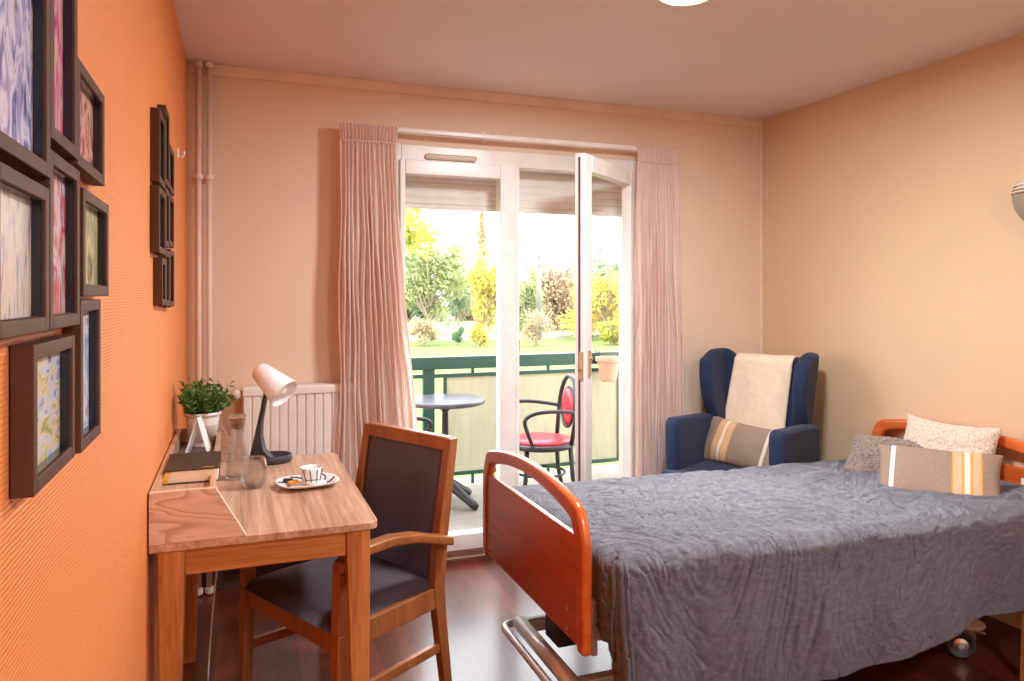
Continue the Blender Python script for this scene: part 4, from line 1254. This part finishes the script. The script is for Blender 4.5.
bc.scale = (.96, .96, .95); bc.location = (1.86, 4.45, BZ); bc.rotation_euler = (0, 0, PI - .10)
dup(bc, (.90, 4.52, BZ), .05, 'black balcony chair left of the bistro table mostly hidden by the curtain')

# ------------------------------------------------------------------ garden
GZ = -.85
bm = B(); grid(bm, 40, 40, lambda u, v: (-25 + 70 * u, 5.4 + 36 * v, GZ + .10 * noise.noise((u * 6, v * 6, 0))))
struct('lawn', bm, 'lawn', 'bright green lawn below the balcony', 'lawn', smooth=True)
M['far'] = plain('far_ground', (126, 128, 84), .9, var=.2, scale=.5)
bm = B(); bx(bm, -60, 110, 41, 140, GZ - .3, GZ + .02)
struct('ground', bm, 'far', 'pale ground beyond the lawn', 'ground')
M['road'] = plain('pale_path', (168, 164, 160), .8)
bm = B(); bx(bm, -20, 50, 35.0, 37.5, GZ - .1, GZ + .16)
struct('path', bm, 'road', 'pale path beyond the lawn', 'path')

TH = math.atan(276 / 740)
def at(u, dist, z):
    a = (u - 512) / 740
    return Vector(((math.sin(TH) + a * math.cos(TH)) * dist, (math.cos(TH) - a * math.sin(TH)) * dist, z))
def zof(v, dist): return 1.406 - (v - 294.5) / 740 * dist

def tree(name, label, cat, u, dist, vt, vb, wpx, leafm, n, size, shape='round', group=None, trunk=True, density_floor=.0, twigs=26):
    base = at(u, dist, GZ - .05)
    t = thing(name, label, cat, base, 0, group)
    ztop, zbot = zof(vt, dist), zof(vb, dist)
    hw = wpx / 740 * dist / 2
    rnd = random.Random(hash((u, vt)) & 0xffff if False else int(u * 31 + vt * 7))
    bm = B()
    Hc = ztop - zbot
    lumps = [(Vector((rnd.uniform(-.75, .75), rnd.uniform(-.75, .75), rnd.random())), rnd.uniform(.22, .45)) for _ in range(16)]
    k = 0; guard = 0
    while k < n and guard < n * 12:
        guard += 1
        if shape == 'spire':
            w = rnd.random() ** 1.0; h = rnd.random()
            rmax = hw * max(.05, (1 - h) ** .75) * (.6 + .4 * min(1, h * 5))
            a = rnd.uniform(0, 2 * PI); r = rmax * math.sqrt(rnd.random())
            p = Vector((math.cos(a) * r, math.sin(a) * r, zbot + h * Hc))
        else:
            c, rr = lumps[rnd.randrange(len(lumps))]
            d = Vector((rnd.gauss(0, 1), rnd.gauss(0, 1), rnd.gauss(0, 1))).normalized() * rr * rnd.random() ** .4
            q = Vector((c.x, c.y, (c.z - .5) * 1.5)) * .72 + d
            if q.length > 1.05: continue
            p = Vector((q.x * hw * 1.1, q.y * hw * 1.1, zbot + Hc * (.5 + q.z * .56)))
        s = size * rnd.uniform(.6, 1.3)
        d1 = Vector((rnd.gauss(0, 1), rnd.gauss(0, 1), rnd.gauss(0, 1))).normalized()
        d2 = d1.cross(Vector((rnd.gauss(0, 1), rnd.gauss(0, 1), rnd.gauss(0, 1)))).normalized()
        p = p + Vector((base.x, base.y, 0))
        vs = [bm.verts.new(x) for x in (p - d1 * s, p + d2 * s * .5, p + d1 * s, p - d2 * s * .5)]
        bm.faces.new(vs); k += 1
    obj('foliage', bm, leafm, t, world=True)
    bm = B()
    top = Vector((base.x, base.y, zbot + Hc * .75))
    r0 = max(.05, hw * .07)
    tube(bm, [base, base.lerp(top, .5) + Vector((.02 * hw, 0, 0)), top], [r0, r0 * .7, r0 * .2], 7)
    for i in range(twigs):
        h = rnd.uniform(.15 if trunk else .0, .8); p = base.lerp(top, h)
        a = rnd.uniform(0, 2 * PI); L = hw * rnd.uniform(.5, .95)
        tube(bm, [p, p + Vector((math.cos(a) * L * .5, math.sin(a) * L * .5, L * .55)), p + Vector((math.cos(a) * L, math.sin(a) * L, L * 1.2))], [r0 * .35, r0 * .22, r0 * .08], 4)
    obj('trunk', bm, 'bark', t, world=True)
    return t
G = 'garden trees beyond the lawn'
tree('tree', 'yellow-green maple at the left edge of the balcony view', 'tree', 398, 13, 180, 278, 104, 't_lime', 1000, .085, group=G, twigs=0)
tree('tree', 'pale grey-green tree filling the left window pane', 'tree', 430, 38, 236, 334, 92, 't_pale', 8000, .12, group=G, twigs=60)
tree('tree', 'tall thin pale poplar rising above the yellow tree', 'tree', 482, 46, 204, 335, 24, 't_pop', 1500, .14, 'spire', group=G, twigs=50)
tree('tree', 'bright yellow tree left of the white window post', 'tree', 486, 36, 250, 342, 52, 't_yellow', 4200, .11, group=G)
tree('tree', 'yellow bushy tree seen through the open door leaf', 'tree', 606, 37, 268, 346, 92, 't_yellow', 6000, .12, group=G)
tree('tree', 'russet pink bare tree behind the utility pole', 'tree', 556, 48, 256, 340, 90, 't_pink', 5200, .16, group=G, twigs=70)
tree('tree', 'pale yellowish tree left of the utility pole', 'tree', 528, 44, 262, 340, 44, 't_pale', 2600, .14, group=G, twigs=50)
tree('tree', 'sparse dark green treetop at the upper right of the view', 'tree', 601, 60, 238, 330, 30, 't_dark', 900, .17, group=G)
tree('tree', 'dark green round tree at the right end of the view', 'tree', 613, 50, 262, 335, 36, 't_dark', 2400, .18, group=G)
tree('tree', 'soft green tree between the pale tree and the poplar', 'tree', 458, 50, 255, 335, 40, 't_dark', 1400, .16, group=G, twigs=50)
for u_, d_, vt_, w_, lab in ((412, 62, 262, 70, 'hazy pale tree far behind at the left of the left pane'), (470, 64, 268, 60, 'hazy pale tree far behind the bright yellow tree'),
                              (520, 66, 276, 60, 'hazy pale tree far behind the white window post'), (575, 66, 270, 60, 'hazy pale tree far behind the russet tree'), (632, 62, 262, 70, 'hazy pale tree far behind at the right of the open leaf')):
    tree('tree', lab, 'tree', u_, d_, vt_, 338, w_, 't_pink' if u_ in (470, 575) else 't_dark', 4200, .24, group=G, twigs=30)
S = 'shrubs at the lawn edge'
tree('shrub', 'brown twiggy shrub at the left lawn edge', 'shrub', 424, 33.5, 314, 344, 42, 't_brown', 1400, .09, group=S, trunk=False)
tree('shrub', 'small dark green shrub in the middle of the left pane', 'shrub', 458, 34, 325, 344, 13, 't_dark', 500, .08, group=S, trunk=False)
tree('shrub', 'low yellow shrub by the bright yellow tree', 'shrub', 478, 33, 322, 347, 22, 't_yellow', 900, .09, group=S, trunk=False)
tree('shrub', 'bare twiggy shrub right of the white window post', 'shrub', 537, 32.5, 308, 348, 40, 't_brown', 1000, .08, group=S, trunk=False, twigs=60)
tree('shrub', 'low yellow-green shrub at the right lawn edge', 'shrub', 612, 33, 316, 348, 34, 't_lime', 1300, .09, group=S, trunk=False)
up_ = at(539, 42, GZ)
po = thing('utility_pole', 'tall pale utility pole above the bare trees', 'pole', up_)
bm = B(); tube(bm, [up_, Vector((up_.x, up_.y, zof(250, 42)))], [.17, .11], 10); obj('mast', bm, 'polewood', po, smooth=True, world=True)
bm = B(); zc = zof(256, 42); box(bm, (up_.x, up_.y - .1, zc), (1.3, .1, .1)); box(bm, (up_.x, up_.y - .1, zc - .5), (.9, .1, .1)); obj('cross_arm', bm, 'polewood', po, world=True)
hs = at(572, 75, GZ)
hb = thing('house', 'distant pale house behind the russet trees', 'house', hs, -.35)
bm = B(); box(bm, (0, 0, 2.6), (9, 6, 5.2)); obj('wall', bm, 'render', hb)
M['rooft'] = plain('roof_tiles', (190, 150, 136), .8)
bm = B(); prism(bm, [(-3.4, 5.1), (3.4, 5.1), (0, 7.0)], -4.8, 4.8, 'X'); obj('roof', bm, 'rooft', hb)
for x in (-3, -.5, 2.2):
    bm = B(); box(bm, (x, -3.02, 3.6), (1.0, .1, 1.3)); obj('window', bm, 'frame_in', hb)

# ------------------------------------------------------------------ light
w = bpy.data.worlds.new('sky'); SC.world = w; w.use_nodes = True
nt = w.node_tree; bg = nt.nodes['Background']
tc = nd(nt, 'ShaderNodeTexCoord'); sx_ = nd(nt, 'ShaderNodeSeparateXYZ')
nt.links.new(tc.outputs['Generated'], sx_.inputs[0])
c = ramp(nt, sx_.outputs['Z'], [(0.0, (1.0, 1.0, 1.0, 1)), (1.0, (.86, .93, 1.0, 1))])
nt.links.new(c, bg.inputs['Color']); bg.inputs['Strength'].default_value = 6.2

def area(name, loc, size, energy, color, target, sy=None, portal=False, spread=PI):
    l = bpy.data.lights.new(name, 'AREA'); l.energy = energy; l.color = color
    l.shape = 'RECTANGLE' if sy else 'DISK'; l.size = size
    if sy: l.size_y = sy
    l.spread = spread
    if portal: l.cycles.is_portal = True
    o = bpy.data.objects.new(name, l); COL.objects.link(o); o.location = loc
    d = Vector(target) - Vector(loc); o.rotation_euler = d.to_track_quat('-Z', 'Y').to_euler()
    return o
area('window_portal', (1.47, YB + .25, 1.1), 1.5, 1, (1, 1, 1), (1.47, 0, 1.1), 2.2, portal=True)
area('ceiling_lamp', (LX, LY, H - .055), .30, 47, (.91, .955, 1.0), (LX, LY, 0))
area('added_fill_lamp', (1.45, -.35, H - .055), .30, 47, (.91, .955, 1.0), (1.45, -.35, 0))  # added fill light out of view, evens out the room's brightness

# ------------------------------------------------------------------ camera
cam = bpy.data.cameras.new('camera'); co = bpy.data.objects.new('camera', cam); COL.objects.link(co)
cam.sensor_width = 36; cam.lens = 36 * 740 / 1024
cam.shift_y = -(340.5 - 294.5) / 1024
cam.clip_start = .02; cam.clip_end = 300
co.location = (0, 0, 1.406); co.rotation_euler = (PI / 2, 0, -TH)
SC.camera = co

SC.view_settings.view_transform = 'Standard'; SC.view_settings.look = 'None'
SC.view_settings.gamma = 1; SC.view_settings.use_curve_mapping = False
SC.view_settings.exposure = 0.36
SC.cycles.use_denoising = True
SC.cycles.max_bounces = 10; SC.cycles.diffuse_bounces = 5; SC.cycles.transparent_max_bounces = 16; SC.cycles.transmission_bounces = 8
SC.cycles.sample_clamp_indirect = 6
SC.cycles.caustics_refractive = False; SC.cycles.caustics_reflective = False
